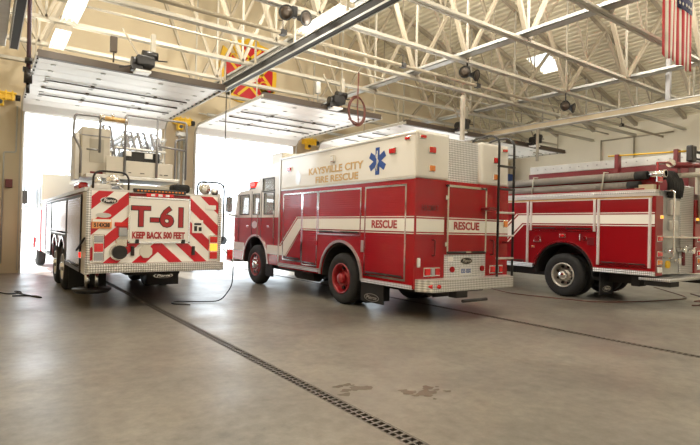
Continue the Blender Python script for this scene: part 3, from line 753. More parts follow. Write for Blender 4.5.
    text('KEEP BACK 500 FEET', 'keep_back_lettering', LETR, sg, (2.72, y-.034, 1.36), .17, (1,0,0), (0,0,1), bold=.008, width=.98)
    for x in (2.32, 3.18): MB().box((x-.03, y-.08, 1.21), (x+.03, y-.03, 1.29), .01).build('panel_latch', BLACK, sg)
    oval_badge(R, (1.83, y-.012, 1.99), .30, .13, 'y')
    lp = MB().box((1.55, y-.03, 1.48), (1.88, y-.008, 1.65), .004).build('license_plate', ORANGE, R)
    text('514X38', 'plate_number', BLACK, lp, (1.715, y-.033, 1.54), .10, (1,0,0), (0,0,1), bold=.004, width=.26)
    MB().box((1.56, y-.033, 1.60), (1.87, y-.031, 1.645)).build('plate_top_band', STRIPE, lp)
    MB().prism([(1.74+.13*math.cos(2*PI*i/20), 1.72+.045*math.sin(2*PI*i/20)) for i in range(20)], 'y', y-.01, y-.016).build('small_oval_emblem', ALU, R)
    for x in (1.67, 3.80):
        t = MB().box((x-.10, y-.045, .88), (x+.10, y-.006, 1.38), .03).build('tail_light_cluster', CHROME, R)
        MB().box((x-.075, y-.06, 1.23), (x+.075, y-.04, 1.35), .02).build('lens', LCLR if x < 2 else LRED, t)
        MB().box((x-.075, y-.06, 1.06), (x+.075, y-.04, 1.21), .02).build('lens', LRED if x < 2 else LAMPON, t)
        MB().box((x-.075, y-.06, .90), (x+.075, y-.04, 1.04), .02).build('lens', LCLR if x < 2 else LRED, t)
    # inlet with black cap, connector boxes
    MB().cyl((2.02, y-.06, 1.05), .125, .10, 'y', 24).build('black_inlet_cap', BLACK, R)
    MB().cyl((2.0, y-.02, 1.05), .15, .05, 'y', 24).box((1.95, y-.06, 1.14), (2.16, y-.006, 1.30), .02).build('chrome_inlet', CHROME, R)
    MB().box((2.0, y-.05, 1.34), (2.15, y-.01, 1.50), .015).build('light_box', LCLR, R)
    MB().box((1.93, y-.03, 1.52), (2.15, y-.01, 1.60), .02).build('reel_cover', LRED, R)
    MB().prism([(2.49+.12*math.cos(2*PI*i/8+PI/8), 1.06+.13*math.sin(2*PI*i/8+PI/8)) for i in range(8)], 'y', y-.04, y-.006).build('grey_socket_cover', CREAM, R)
    for x in (2.25, 3.39): MB().box((x-.03, y-.05, .98), (x+.03, y-.006, 1.16), .008).build('black_handle', BLACK, R)
    MB().box((3.36, y-.02, 1.42), (3.58, y-.008, 1.68), .004).build('control_decal', STRIPE, R)
    MB().box((3.40, y-.024, 1.58), (3.54, y-.02, 1.62)).box((3.40, y-.024, 1.46), (3.46, y-.02, 1.56)).box((3.49, y-.024, 1.46), (3.55, y-.02, 1.54)).build('decal_marks', BLACK, R)
    MB().box((3.62, y-.02, 1.90), (3.84, y-.008, 1.99), .004).build('small_decal', STRIPE, R)
    # top edge: traffic advisor bar and red light bar
    ta = MB().box((2.24, y-.04, 2.17), (3.22, y+.05, 2.245), .015).build('traffic_advisor', BLACK, R)
    mb = MB()
    for k in range(14): mb.box((2.30+k*.064, y-.046, 2.19), (2.335+k*.064, y-.038, 2.215))
    mb.build('amber_segments', LAMB, ta)
    rl = MB().box((2.46, y-.05, 2.09), (2.98, y-.005, 2.165), .015).build('rear_light_bar', LRED, R)
    MB().box((2.55, y-.056, 2.11), (2.62, y-.048, 2.15)).box((2.68, y-.056, 2.11), (2.76, y-.048, 2.15)).box((2.82, y-.056, 2.11), (2.89, y-.048, 2.15)).build('clear_segments', LWHITE, rl)
    MB().box((1.5, y-.005, 2.16), (X1-.02, y+.1, 2.2)).build('top_edge', ALU, R)
    # tailboard
    MB().box((X0+.02, y-.16, .68), (X1+.03, y+.02, .845), .015).build('tailboard', TREAD, R)
    for xa in (1.52, 3.15):
        mf = MB().box((xa, 12.62, .12), (xa+.75, 12.65, .70), .006).build('mud_flap', BLACKR, R)
        if xa > 2: oval_badge(mf, (xa+.38, 12.62, .34), .46, .12, 'y', 'flap_logo')
    # outrigger jack + pad at the left rear
    jk = MB().cyl((1.60, 10.75, .50), .045, .42).cyl((1.75, 10.65, .50), .03, .40).build('outrigger_jack', CHROME, R)
    MB().lathe((1.68, 10.7, .26), [(.0005, .0), (.28, .0), (.34, .05), (.34, .08), (.0005, .08)], 'z', 24).build('outrigger_pad', BLACK, jk)
    MB().tube([(X0-.02, 10.15, 1.30), (X0-.04, 10.9, 1.05)], .02).build('black_strut', BLACK, R)
    lamp(R, (X0-.005, 10.55, .98), (.1, .1), LREDON, 'x', 'marker_light')
    # front-rear hose reel light, left red beacon on the top
    MB().box((X0-.02, 11.0, 2.22), (X0+.15, 11.7, 2.36), .04).build('red_side_beacon', LRED, R)
    MB().box((X0+.1, 10.25, 2.19), (1.9, 10.5, 2.30), .03).build('cord_box', ALU, R)
    # hoops over the rear corners
    MB().tube(round_path([(1.56, 10.12, 2.0), (1.56, 10.12, 2.52), (2.16, 10.12, 2.52), (2.16, 10.12, 2.1)], .16), .018).build('grab_hoop', BLACK, R)
    MB().tube(round_path([(3.46, 10.12, 2.2), (3.46, 10.12, 2.46), (4.02, 10.12, 2.46), (4.02, 10.12, 1.25), (3.93, 10.12, 1.25)], .16), .018).build('grab_hoop', BLACK, R)
    MB().lathe((3.60, 10.1, 2.32), [(.0005, -.02), (.11, -.04), (.125, 0), (.09, .08), (.03, .12), (.0005, .12)], 'y', 22).build('spotlight', CHROME, R)
    MB().lathe((3.83, 10.15, 2.27), [(.0005, 0), (.08, 0), (.07, .08), (.0005, .09)], 'y', 18).box((3.7, 10.15, 2.17), (3.95, 10.3, 2.24)).build('spotlight', ALU, R)
    MB().ball((1.93, 10.35, 2.38), .13, (1, .8, .8)).ball((1.70, 10.45, 2.36), .07).tube([(1.7, 10.3, 2.2), (1.93, 10.3, 2.38), (2.12, 10.3, 2.2)], .025).build('chrome_siren', CHROME, R)
    MB().box((2.15, 10.5, 2.2), (3.5, 12.5, 2.34), .02).build('turntable_base', STEELW, R)
    MB().box((3.0, 10.2, 2.22), (3.35, 10.5, 2.38), .05).build('canvas_bundle', SHIRT, R)
    # turntable with aerial basket
    yb = 10.55
    bk = MB()
    bk.box((1.46, 10.9, 2.45), (1.97, 11.6, 3.42), .02).build('control_pedestal', CREAM, R)
    MB().box((1.36, 11.0, 2.40), (1.458, 11.5, 3.3), .02).build('pedestal_side', ALU, R)
    MB().box((1.60, 10.89, 2.75), (1.85, 10.9, 3.2)).build('pedestal_hatch', STEELW, R); MB().box((1.62, 10.88, 2.53), (1.84, 10.9, 2.57)).build('pedestal_label', MAROON, R); MB().box((1.46, 10.89, 3.25), (1.97, 10.9, 3.27)).build('pedestal_seam', RAILM, R)
    bf = MB().box((1.50, yb, 2.43), (3.22, yb+1.1, 2.50), .01).build('basket_floor', ALU, R)
    for a, b, z in ((1.84, 2.17, 2.86), (2.19, 2.76, 2.80), (2.78, 3.08, 2.80)):
        p = MB().box((a, yb, 2.50), (b, yb+.05, z), .008).build('basket_panel', CREAM, bf)
        MB().box(((a+b)/2-.02, yb-.01, 2.56), ((a+b)/2+.06, yb, 2.575)).box((a+.05, yb-.01, 2.56), (a+.10, yb, 2.575)).build('panel_vents', BLACK, p)
    MB().box((2.15, yb+.1, 2.80), (2.85, yb+.5, 3.0), .02).build('basket_controls', BLACK, bf)
    MB().box((2.0, yb+.02, 3.02), (2.95, yb+.12, 3.06), .01).box((2.2, yb+.06, 2.9), (2.3, yb+.1, 3.0)).box((2.55, yb+.06, 2.88), (2.7, yb+.1, 2.98)).build('control_shelf', ALU, bf)
    rl = MB()
    rl.tube(round_path([(1.72, yb, 2.9), (1.72, yb, 3.58), (1.30, yb+.05, 3.58), (1.28, yb+.05, 3.2), (1.42, yb+.1, 2.95), (1.42, yb+.1, 2.5)], .07), .022)
    rl.tube(round_path([(1.50, yb, 2.95), (1.72, yb, 2.95)], .03), .018)
    rl.tube(round_path([(2.16, yb-.02, 2.5), (2.16, yb-.02, 3.68), (3.34, yb-.02, 3.68), (3.34, yb-.02, 2.5)], .07), .022)
    rl.tube([(2.76, yb-.02, 3.68), (2.76, yb-.02, 2.5)], .022); rl.tube([(2.76, yb-.02, 3.14), (3.34, yb-.02, 3.10)], .02)
    rl.tube(round_path([(3.14, yb+.05, 2.5), (3.14, yb+.05, 3.3), (3.34, yb+.05, 3.36)], .04), .02)
    rl.tube([(2.16, yb-.02, 3.52), (1.72, yb, 3.56)], .02)
    rl.build('basket_rail', RAILM, bf)
    g = MB().cyl((1.94, yb-.05, 3.55), .045, .42, 'x').build('gold_nozzle', GOLD, bf)
    MB().cyl((1.74, yb-.05, 3.56), .055, .08, 'x').cyl((2.16, yb-.05, 3.54), .05, .06, 'x').ball((1.93, yb-.05, 3.62), .035).build('nozzle_fitting', CHROME, g)
    # aerial ladder sections, lying forward over the cab
    al = None
    for k, (xa, xb, z0, z1) in enumerate(((2.30, 3.16, 2.85, 3.42), (2.40, 3.06, 2.95, 3.40), (2.50, 2.96, 3.04, 3.38))):
        ya, yc = 11.4 - k*.12, 21.5 + k*.3
        m = MB(); 
        for x in (xa, xb):
            m.bar((x, ya, z0), (x, yc, z0), .06, .08).bar((x, ya, z1), (x, yc, z1), .05, .05)
            n = 16; st = (yc-ya)/n
            for i in range(n):
                m.bar((x, ya+i*st, z0 if i % 2 else z1), (x, ya+(i+1)*st, z1 if i % 2 else z0), .03)
        n = 30
        for i in range(n+1): m.tube([(xa, ya+i*(yc-ya)/n, z0+.02), (xb, ya+i*(yc-ya)/n, z0+.02)], .018, 6)
        o = m.build('aerial_ladder_section', ALU, R)
    # cradle trusses leaning behind the basket (ends of folded ladders)
    for x in (1.98, 2.35, 2.60, 2.86):
        m = MB(); s = -.14 if x < 2.1 else -.12
        zt = 3.50 if x < 2.1 else 3.44
        zb = 2.75 if x < 2.1 else 3.06
        m.bar((x, yb+.45, zb), (x+s, yb+.45, zt), .04, .08).bar((x+.13, yb+.45, zb), (x+.13+s, yb+.45, zt), .03, .06)
        n = 6 if x < 2.1 else 4
        for i in range(n):
            t0 = i/n; t1 = (i+1)/n
            a = (x+s*t0, yb+.45, zb+(zt-zb)*t0); b = (x+.13+s*t1, yb+.45, zb+(zt-zb)*t1)
            m.bar(a, b, .022)
            m.bar((x+s*t1, yb+.45, zb+(zt-zb)*t1), b, .022)
        m.build('folded_ladder_end', RAILM, R)
    MB().cyl((1.96, 11.0, 2.75), .08, .5, 'z').cyl((2.05, 10.95, 2.62), .07, .1, 'x').build('hydraulic_cylinder', CHROME, R)
    
ladder_truck()

# ================================================================== BUILDING
YD = 18.25; XL, XR = -2.0, 23.5; YB0 = -7.0; ZC = 6.0; RIDGE = 5.05
def zr(x): return 6.6 + .32*(XR - x) if x >= RIDGE else 6.6 + .32*(XR - RIDGE) - .32*(RIDGE - x)
ZW = 4.9
DOORS = [(.87, 4.92), (6.10, 10.12), (11.28, 15.30), (16.46, 20.48)]
# floor with two cut drain channels
DR = [(2.585, 2.735, -6.5, 17.6), (7.665, 7.815, -6.5, 17.6)]
f = MB()
xs = [XL-.2, 2.585, 2.735, 7.665, 7.815, XR+.2]
for a, b in ((0,1),(2,3),(4,5)): f.box((xs[a], YB0-.2, -.12), (xs[b], YD+.15, 0))
for x0, x1, y0, y1 in DR:
    f.box((x0, YB0-.2, -.12), (x1, y0, 0)).box((x0, y1, -.12), (x1, YD+.15, 0))
struct(f, 'floor', FLOOR)
for i, (x0, x1, y0, y1) in enumerate(DR):
    t = thing('floor_drain', ((x0+x1)/2, 5, -.12), ('long slotted trench drain running out from under the ladder truck' if i == 0 else 'slotted trench drain on the right, passing under the rescue truck'), 'drain', 'trench drains in the concrete floor')
    MB().box((x0, y0, -.12), (x1, y1, -.10)).build('channel', PIT, t)
    g = MB()
    g.box((x0, y0, -.06), (x0+.02, y1, -.002)).box((x1-.02, y0, -.06), (x1, y1, -.002)).box(((x0+x1)/2-.008, y0, -.04), ((x0+x1)/2+.008, y1, -.006))
    y = y0+.02
    while y < y1:
        g.box((x0+.015, y, -.035), (x1-.015, y+.028, -.004)); y += .075
    g.build('grate', GRATE, t)
# wet footprints / stains
random.seed(5)
for (cx_, cy_, r_, lab) in ((2.97, 4.07, .15, 'small dark wet patch beside the long drain'), (3.50, 3.62, .20, 'larger dark wet patch right of the long drain')):
    m = MB()
    for k in range(16):
        a = random.uniform(0, 2*PI); d = r_*random.uniform(0, 1.2); c = (cx_+math.cos(a)*d*1.3, cy_+math.sin(a)*d*.9); q = []
        rr = random.uniform(.02, .075)
        m.poly([(c[0]+rr*(1+.35*math.sin(3*t+k))*math.cos(t), c[1]+rr*.8*(1+.35*math.cos(2*t+k))*math.sin(t), .0015+.0002*k) for t in [2*PI*i/12 for i in range(12)]])
    tag(m.build('wet_patch', WETM), lab, 'stain')
# door wall: piers, header, gable
w = MB(); TK = .3
edges = [XL-.2] + [v for d in DOORS for v in d] + [XR+.2]
for a, b in zip(edges[0::2], edges[1::2]): w.box((a, YD, 0), (b, YD+TK, ZW))
w.prism([(XL-.2, ZW), (XR+.2, ZW), (XR+.2, 6.53), (RIDGE, zr(RIDGE)), (XL-.2, zr(XL-.2))], 'y', YD, YD+TK)
struct(w, 'wall_front', TAN)
struct(MB().box((XL-.2, YB0, 0), (XL, YD, zr(XL)-.05)), 'wall_left', TAN)
struct(MB().box((XR, YB0, 0), (XR+.2, YD, 6.6)), 'wall_right', BLOCK)
# back wall has open doors too (drive-through bays)
w = MB(); e2 = [XL-.2, -.6, 4.92, 6.10, 10.12, 11.28, 15.30, 16.46, 20.48, XR+.2]
for a, b in zip(e2[0::2], e2[1::2]): w.box((a, YB0-.3, 0), (b, YB0, 4.9))
w.prism([(XL-.2, 4.9), (XR+.2, 4.9), (XR+.2, 6.53), (RIDGE, zr(RIDGE)), (XL-.2, zr(XL-.2))], 'y', YB0-.3, YB0)
struct(w, 'wall_back', TAN)
for i, (a, b) in enumerate(zip(e2[1::2][:4], e2[2::2])):
    m = MB()
    for k in range(8): m.box((a, YB0-.2, k*.6125), (b, YB0-.14, (k+1)*.6125-.01))
    struct(m, 'door_%d' % (i+1), DOORW)
# roof deck: ribbed sheets, skylight openings
SKY = [(12.2, 13.6, 11.6, 12.5), (6.4, 7.8, 7.5, 8.6), (17.4, 18.8, 11.6, 12.5), (17.2, 18.6, 4.6, 5.5)]
def deck(x0, x1, name):
    m = MB(); pitch = .2; n = int(round((x1-x0)/pitch)); 
    for i in range(n):
        a = x0 + i*pitch; segs = [(a, 0), (a+.09, 0), (a+.11, .10), (a+.18, .10), (a+.20, 0)]
        spans = [(YB0-.3, YD+TK)]
        for sx0, sx1, sy0, sy1 in SKY:
            if a+.01 >= sx0 and a+.19 <= sx1: 
                ns = []
                for p, q in spans:
                    if p < sy0 < q: ns += [(p, sy0), (sy1, q)]
                    else: ns.append((p, q))
                spans = ns
        for ya, yb_ in spans:
            for (u, h), (v, k) in zip(segs, segs[1:]):
                m.poly([(u, ya, zr(u)+h), (v, ya, zr(v)+k), (v, yb_, zr(v)+k), (u, yb_, zr(u)+h)])
    o = m.build(name, DECK, fix=False); o['kind'] = 'structure'; return o
deck(XL-.15, RIDGE, 'ceiling'); deck(RIDGE, XR+.25, 'ceiling')
for i, (a, b, c, d) in enumerate(SKY):
    struct(MB().prism([(a-.1, zr(a-.1)+.11), (b+.1, zr(b+.1)+.11), (b+.1, zr(b+.1)+.13), (a-.1, zr(a-.1)+.13)], 'y', c-.1, d+.1), 'window_%d' % (i+1), SKYL)
# door frames (jambs)
for i, (a, b) in enumerate(DOORS):
    m = MB()
    m.box((a-.02, YD-.06, 0), (a+.03, YD+TK, ZW)).box((b-.03, YD-.06, 0), (b+.02, YD+TK, ZW)).box((a, YD-.04, ZW-.05), (b, YD+TK, ZW))
    struct(m, 'trim_%d' % (i+1), ALU)
# plinth / conduit on the left pier
tag(MB().box((.46, YD-.09, 2.55), (.64, YD, 2.80), .01).build('alarm_box', MAROON), 'small maroon box on the wall left of the left bay door', 'box')
tag(MB().tube(round_path([(.40, YD-.04, .3), (.40, YD-.04, 3.6), (.70, YD-.04, 3.62), (.70, YD-.04, 5.0)], .05), .022).build('wall_conduit', GALV), 'thin pipe bent up the wall left of the left bay door', 'pipe')
m = MB()
for x in (5.52, 5.70): m.tube([(x, YD-.06, 1.0), (x, YD-.06, 4.75)], .045)
m.box((5.4, YD-.1, 4.7), (5.8, YD, 4.85))
tag(m.build('wall_pipes', GALV), 'twin grey vertical pipes on the pier between the two left bay doors', 'pipe')

# ---- trusses
TY = [1.5, 3.45, 5.35, 7.25, 9.1, 11.05, 13.0, 14.9, 16.8]
TN = ['cream open-web roof truss nearest the camera, overhead', 'cream open-web roof truss second from the camera', 'cream open-web roof truss just in front of the flag', 'cream open-web roof truss over the back of the rescue truck', 'cream open-web roof truss carrying the black loudspeakers',
      'cream open-web roof truss just beyond the loudspeaker truss', 'cream open-web roof truss above the inner ends of the raised doors', 'cream open-web roof truss over the middle of the raised doors', 'cream open-web roof truss nearest the bay door wall']
def truss(y, label):
    t = thing('roof_truss', (RIDGE, y, ZC), label, 'truss', 'roof trusses')
    a, b = XL, XR
    m = MB()
    for s in (-1, 1): m.box((a, y+s*.02-.008, ZC), (b, y+s*.02+.008, ZC+.09)).box((a, y+s*.05-.035, ZC-.012), (b, y+s*.05+.035, ZC))
    m.build('bottom_chord', STEELW, t)
    m = MB()
    for p, q in ((a, RIDGE), (RIDGE, b)):
        m.prism([(p, zr(p)-.02), (q, zr(q)-.02), (q, zr(q)-.16), (p, zr(p)-.16)], 'y', y-.07, y+.07)
    m.build('top_chord', STEEL, t)
    xs = [x for x in [.98 - 4.6 + i*4.6 for i in range(7)] if a < x < b]
    for i, x in enumerate(xs):
        MB().bar((x, y, ZC+.05), (x, y, zr(x)-.1), .05, .05).build('web_vertical', STEELW, t)
        for sx in (-1, 1):
            xm = x + sx*2.3
            if not a < xm < b: continue
            top = (xm, y, zr(xm)-.1)
            MB().bar((x, y, ZC+.05), top, .10, .08).build('web_diagonal', STEEL, t)
            mid = ((x+xm)/2, y, (ZC+.05+top[2])/2)
            MB().bar(mid, (mid[0], y, zr(mid[0])-.1), .035, .035).build('web_strut', STEEL, t)
            MB().bar(mid, (x + sx*.1, y, zr(x + sx*.1)-.1), .045, .04).build('web_strut', STEEL, t)
    return t
for y, l in zip(TY, TN): truss(y, l)
# diagonal bracing rods between trusses + pipe run + channels
random.seed(11)
for i, (x, l) in enumerate(((6.03, 'grey steel channel running front to back above the left exhaust rail'), (10.0, 'long grey steel channel crossing the trusses above the rescue truck'), (15.1, 'grey steel channel crossing the trusses toward the flag'), (19.6, 'grey steel channel nearest the right wall'))):
    m = MB().box((x-.13, -2, ZC+.11), (x+.13, 17.9, ZC+.13)).box((x-.13, -2, ZC+.11), (x-.115, 17.9, ZC+.2)).box((x+.115, -2, ZC+.11), (x+.13, 17.9, ZC+.2))
    tag(m.build('steel_channel', GALV), l, 'beam')
for (x, y, x2, y2, z2) in ((12.5, 5.35, 14.2, 7.25, 8.9), (15, 7.25, 13.3, 9.1, 9.2), (17.4, 5.35, 18.6, 7.25, 7.9), (11, 9.1, 12.4, 11.05, 9.6), (16.5, 9.1, 18, 11.05, 8.0), (8, 7.25, 9.5, 9.1, 9.8), (19, 7.25, 20.3, 9.1, 7.4), (14, 11.05, 15.4, 13, 8.9)):
    pass
m = MB().tube([(XL, 9.95, 5.83), (XR, 9.95, 5.83)], .045, 10)
pp = tag(m.build('overhead_pipe', STEEL), 'cream pipe hung under the trusses, running across all bays', 'pipe')
m = MB()
for x in (1.3, 5.2, 8.7, 11.6, 16.0, 20.0): m.box((x-.07, 9.88, 5.78), (x+.07, 10.02, 5.90), .01).tube([(x, 9.95, 5.85), (x, 9.95, 6.1), (x, 10.2, 6.2)], .012)
m.build('pipe_clamp', BLACK, pp)
tag(MB().tube([(XL, 12.3, 6.25), (XR, 12.3, 6.25)], .03, 8).build('thin_overhead_pipe', STEELW), 'thinner pale pipe running across the bays near the door operators', 'pipe')

# ---- overhead doors, raised
DL = ['raised white sectional bay door above the ladder truck', 'raised white sectional bay door above the rescue truck', 'raised white sectional bay door above the fire engine', 'raised white sectional bay door nearest the right wall']
def ohdoor(a, b, label):
    t = thing('overhead_door', ((a+b)/2, 15.4, 4.9), label, 'garage door', 'raised bay doors')
    zt = 5.14; y1, y0 = 17.55, 12.75; n = 8; st = (y1-y0)/n
    for i in range(n):
        p = MB().box((a-.04, y0+i*st+.006, zt), (b+.04, y0+(i+1)*st-.006, zt+.05), .008).build('door_section', DOORW, t)
    # curved bottom sections visible at the header
    MB().prism([(17.56, 5.14), (17.85, 5.05), (18.05, 4.86), (18.10, 4.86), (17.90, 5.10), (17.58, 5.20)], 'x', a-.04, b+.04).build('door_section', DOORW, t)
    r = MB()
    for yy in (14.8, 15.7, 16.6): r.box((a+.25, yy-.018, zt-.045), (b-.25, yy+.018, zt-.015)).box((a+(b-a)*.33-.04, yy-.05, zt-.05), (a+(b-a)*.33+.04, yy+.05, zt)).box((a+(b-a)*.72-.04, yy-.05, zt-.05), (a+(b-a)*.72+.04, yy+.05, zt))
    r.build('strut', DBROWN, t)
    h = MB()
    for i in range(n+1):
        for x in (a+.3, a+(b-a)*.33, a+(b-a)*.66, b-.3): h.box((x-.05, y0+i*st-.04, zt-.02), (x+.05, y0+i*st+.04, zt), .005)
    h.build('hinge', GALV, t)
    MB().box((a-.06, 12.62, zt-.07), (b+.06, 12.76, zt+.09), .01).build('bottom_seal', DBROWN, t)
    for s, x in ((-1, a-.07), (1, b+.07)):
        tr = MB(); P = round_path([(x, 18.08, .1), (x, 18.08, 5.12), (x, 12.6, 5.12)], .45, 8)
        for p, q in zip(P, P[1:]): tr.bar(p, q, .035, .07)
        k = tr.build('track', STEELW, t)
        tr = MB()
        for yy in [13.0+.36*i for i in range(13)]: tr.cyl((x-s*.03, yy, 5.13), .028, .06, 'x', 8)
        tr.build('rollers', BLACK, k)
        hg = MB()
        for yy in (13.0, 14.9): hg.bar((x, yy, 5.15), (x, yy, 6.02), .03)
        hg.build('track_hanger', STEEL, k)
    sh = MB().tube([(a, 17.9, 5.55), (b, 17.9, 5.55)], .02)
    for x in (a+.9, b-.9): sh.cyl((x, 17.9, 5.55), .06, 1.2, 'x')
    sh.build('torsion_shaft', GALV, t)
    return t
for (a, b), l in zip(DOORS, DL): ohdoor(a, b, l)
# door operators on hanger posts
OL = ['black motor unit hanging above the ladder truck', 'black motor unit hanging above the rescue truck, beside the coiled hose', 'black motor unit hanging beyond the rescue truck roof', 'black motor unit hanging furthest right over the fire engine']
for (a, b), l, xo in zip(DOORS, OL, (2.93, 8.35, 13.75, 18.1)):
    y = 12.45
    t = thing('door_operator', (xo, y, 4.9), l, 'motor', 'door operators')
    random.seed(int(xo*10))
    h = MB().box((xo-.20, y-.18, 5.22), (xo+.20, y+.18, 5.46), .04).cyl((xo+.10, y-.05, 5.50), .10, .34, 'x', 14).cyl((xo-.24, y, 5.30), .12, .10, 'x', 14).box((xo-.30, y-.1, 5.10), (xo-.05, y+.1, 5.24), .02)
    h.build('motor_housing', BLACK, t)
    MB().tube([(xo+.2, y, 5.42), (xo+.5, y-.05, 5.44)], .018).tube([(xo-.3, y, 5.2), (xo-.55, y, 5.12)], .02).build('lever', BLACK, t)
    MB().box((xo-.22, y-.15, 5.07), (xo+.12, y+.15, 5.12), .01).build('cover_plate', DOORW, t)
    MB().box((xo+.13, y-.05, 5.4), (xo+.23, y+.05, 6.02)).build('hanger_post', STEELW, t)
    MB().bar((xo-.1, y, 5.4), (xo-.5, y, 6.02), .035).build('hanger_brace', STEEL, t)
    if xo < 12:
        MB().box((xo-.75, y-.05, 5.42), (xo-.6, y+.05, 5.78), .02).tube([(xo-.67, y, 5.7), (xo-.67, y, 5.20)], .018).build('disconnect_weight', GALV if xo > 5 else DBROWN, t)
tag(MB().box((13.20, 11.94, 4.70), (13.32, 12.06, 6.24), .005).build('steel_hanger', CREAM), 'cream square hanger post beyond the rescue truck roof', 'post')
tag(MB().box((17.60, 12.0, 4.4), (17.68, 12.08, 6.0)).box((17.4, 12.0, 4.70), (17.9, 12.06, 4.74)).build('steel_hanger', STEELW), 'thin pale drop post against the cream block wall', 'post')
# brownish-red coiled hose by operator two
m = MB()
for k in range(3):
    m.tube([(8.95+.30*math.cos(a)+.02*k, 12.3, 5.12+.42*math.sin(a)-.02*k) for a in [2*PI*i/28 for i in range(28)]], .022, 8, closed=True)
m.tube(round_path([(8.95, 12.22, 6.24), (8.93, 12.22, 5.2), (8.99, 12.22, 4.70), (8.62, 12.22, 4.80)], .1), .02)
tag(m.build('coiled_hose', HOSER), 'rust-red coiled hose hanging under the ceiling over the rescue truck', 'hose')
# exhaust rails
def rail(x, y0, y1, label, z=5.2, bm_=None):
    t = thing('exhaust_rail', (x, y1, z), label, 'rail', 'overhead exhaust rails')
    MB().box((x-.075, y0, z), (x+.075, y1, z+.16), .02).build('rail_body', bm_ or BLACKR, t)
    MB().box((x-.09, y0, z+.165), (x+.09, y1, z+.19)).box((x-.08, y0, z-.012), (x-.066, y1, z+.02)).box((x+.066, y0, z-.012), (x+.08, y1, z+.02)).build('rail_lip', GALV, t)
    h = MB(); yy = y0+.5
    while yy < y1: 
        h.box((x-.02, yy, z+.24), (x+.02, yy+.04, ZC+.0)); yy += 1.9
    h.build('rail_hanger', STEEL, t)
rail(5.15, 1.2, 13.2, 'long black and silver exhaust rail overhead between the left and middle bays')
rail(.40, 1.2, 12.9, 'exhaust rail at the far left edge, above the left bay door post')
rail(15.55, 3.5, 13.0, 'tan exhaust rail crossing in front of the cream block wall', bm_=TANBOX)
tag(MB().box((.10, 1.2, 5.36), (.27, 13.4, 5.56), .02).box((.17, 7.2, 5.5), (.20, 7.25, 6.0)).box((.17, 11.0, 5.5), (.20, 11.05, 6.0)).build('silver_duct', GALV), 'silver duct beside the exhaust rail at the far left', 'duct')
m = MB().tube([(.46, 9.0, 5.2), (.47, 9.0, 4.1), (.47, 9.02, 3.85)], .03, 10)
hh = thing('exhaust_hose', (.46, 9.0, 3.5), 'dark plum exhaust hose hanging from the far left rail', 'hose')
m.build('hose', PURP, hh); MB().cyl((.47, 9.02, 3.75), .055, .2).cyl((.47, 9.0, 3.98), .05, .08).tube([(.47, 9.02, 3.65), (.47, 9.02, 3.5)], .025).box((.40, 8.98, 3.82), (.47, 9.06, 3.88)).build('nozzle', BLACK, hh)
# yellow brackets at door corners
for x, z, l in ((.32, 5.15, 'yellow bracket unit left of the left bay door'), (5.50, 5.12, 'yellow bracket unit on the pier between the left and middle bay doors'), (10.68, 5.02, 'yellow bracket unit over the pier right of the middle bay door')):
    y = 17.9
    t = thing('yellow_bracket', (x, y, z-.2), l, 'bracket', 'yellow door brackets')
    m = MB().box((x-.3, y-.1, z-.06), (x+.3, y+.1, z+.10), .02).box((x-.34, y-.12, z+.10), (x+.34, y+.12, z+.16), .01).box((x-.16, y-.1, z-.26), (x+.04, y+.1, z-.06), .03)
    for k in (-.24, -.08, .08, .24): m.box((x+k-.02, y-.14, z-.1), (x+k+.02, y-.1, z+.2), .005)
    m.build('housing', YEL, t)
    MB().box((x-.05, y+.1, z-.02), (x+.05, YD, z+.06)).build('mount_arm', YEL, t); MB().cyl((x+.38, y, z+.03), .09, .12, 'x').cyl((x-.05, y-.12, z-.15), .06, .05, 'y').build('pulley', BLACK, t)
# loudspeakers
def horns(x, y, z, l):
    t = thing('loudspeaker_pair', (x, y, z-.2), l, 'loudspeaker', 'paired black loudspeakers')
    for s in (-1, 1):
        d = Vector((s*.45-.25, -.85, -.22)).normalized(); c = Vector((x+s*.17, y-.05, z-.08))
        m = MB().tube([c-d*.12, c-d*.04, c+d*.03, c+d*.10, c+d*.12], [.045, .06, .09, .15, .155], 20)
        m.build('horn', BLACKR, t)
        MB().tube([c+d*.121, c+d*.125], [.12, .03], 16).build('horn_throat', DBROWN, t)
    MB().box((x-.06, y-.06, z-.1), (x+.06, y+.06, z+.12), .01).tube([(x, y, z), (x, y, 6.02)], .02).build('bracket', BLACK, t)
horns(4.97, 9.06, 5.92, 'pair of black loudspeakers above the left exhaust rail, top centre-left')
horns(10.18, 9.09, 5.78, 'pair of black loudspeakers above the back corner of the rescue truck')
horns(14.75, 9.09, 5.64, 'pair of black loudspeakers under the truss over the fire engine')
# fluorescent fixtures; the high ones are added fill lamps
def fixture(x, y, l, z=5.72, L=1.25):
    t = thing('strip_and_fill_lamp', (x, y, z), l, 'lamp', 'fluorescent strip lamps')
    MB().prism([(x-.16, z), (x-.08, z+.09), (x+.08, z+.09), (x+.16, z), (x+.15, z-.01), (x+.07, z+.07), (x-.07, z+.07), (x-.15, z-.01)], 'y', y-L/2, y+L/2).build('reflector', REFL, t)
    m = MB()
    for s in (-.05, .05): m.tube([(x+s, y-L/2+.03, z+.035), (x+s, y+L/2-.03, z+.035)], .018, 8)
    m.build('tube', TUBE, t)
    MB().box((x-.16, y-L/2-.02, z-.01), (x+.16, y-L/2, z+.1)).box((x-.16, y+L/2, z-.01), (x+.16, y+L/2+.02, z+.1)).build('end_cap', STEEL, t)
    m = MB()
    for s in (-1, 1): m.tube([(x, y+s*L*.35, z+.09), (x, y+s*L*.35, max(6.1, z+.4) if z < 6.4 else zr(x)-.02)], .008)
    m.build('hanger', STEEL, t)
fixture(1.28, 13.3, 'fluorescent strip lamp above the left bay, nearer the bay door', L=1.5); fixture(1.31, 11.2, 'fluorescent strip lamp above the left bay, nearer the camera', L=1.6)
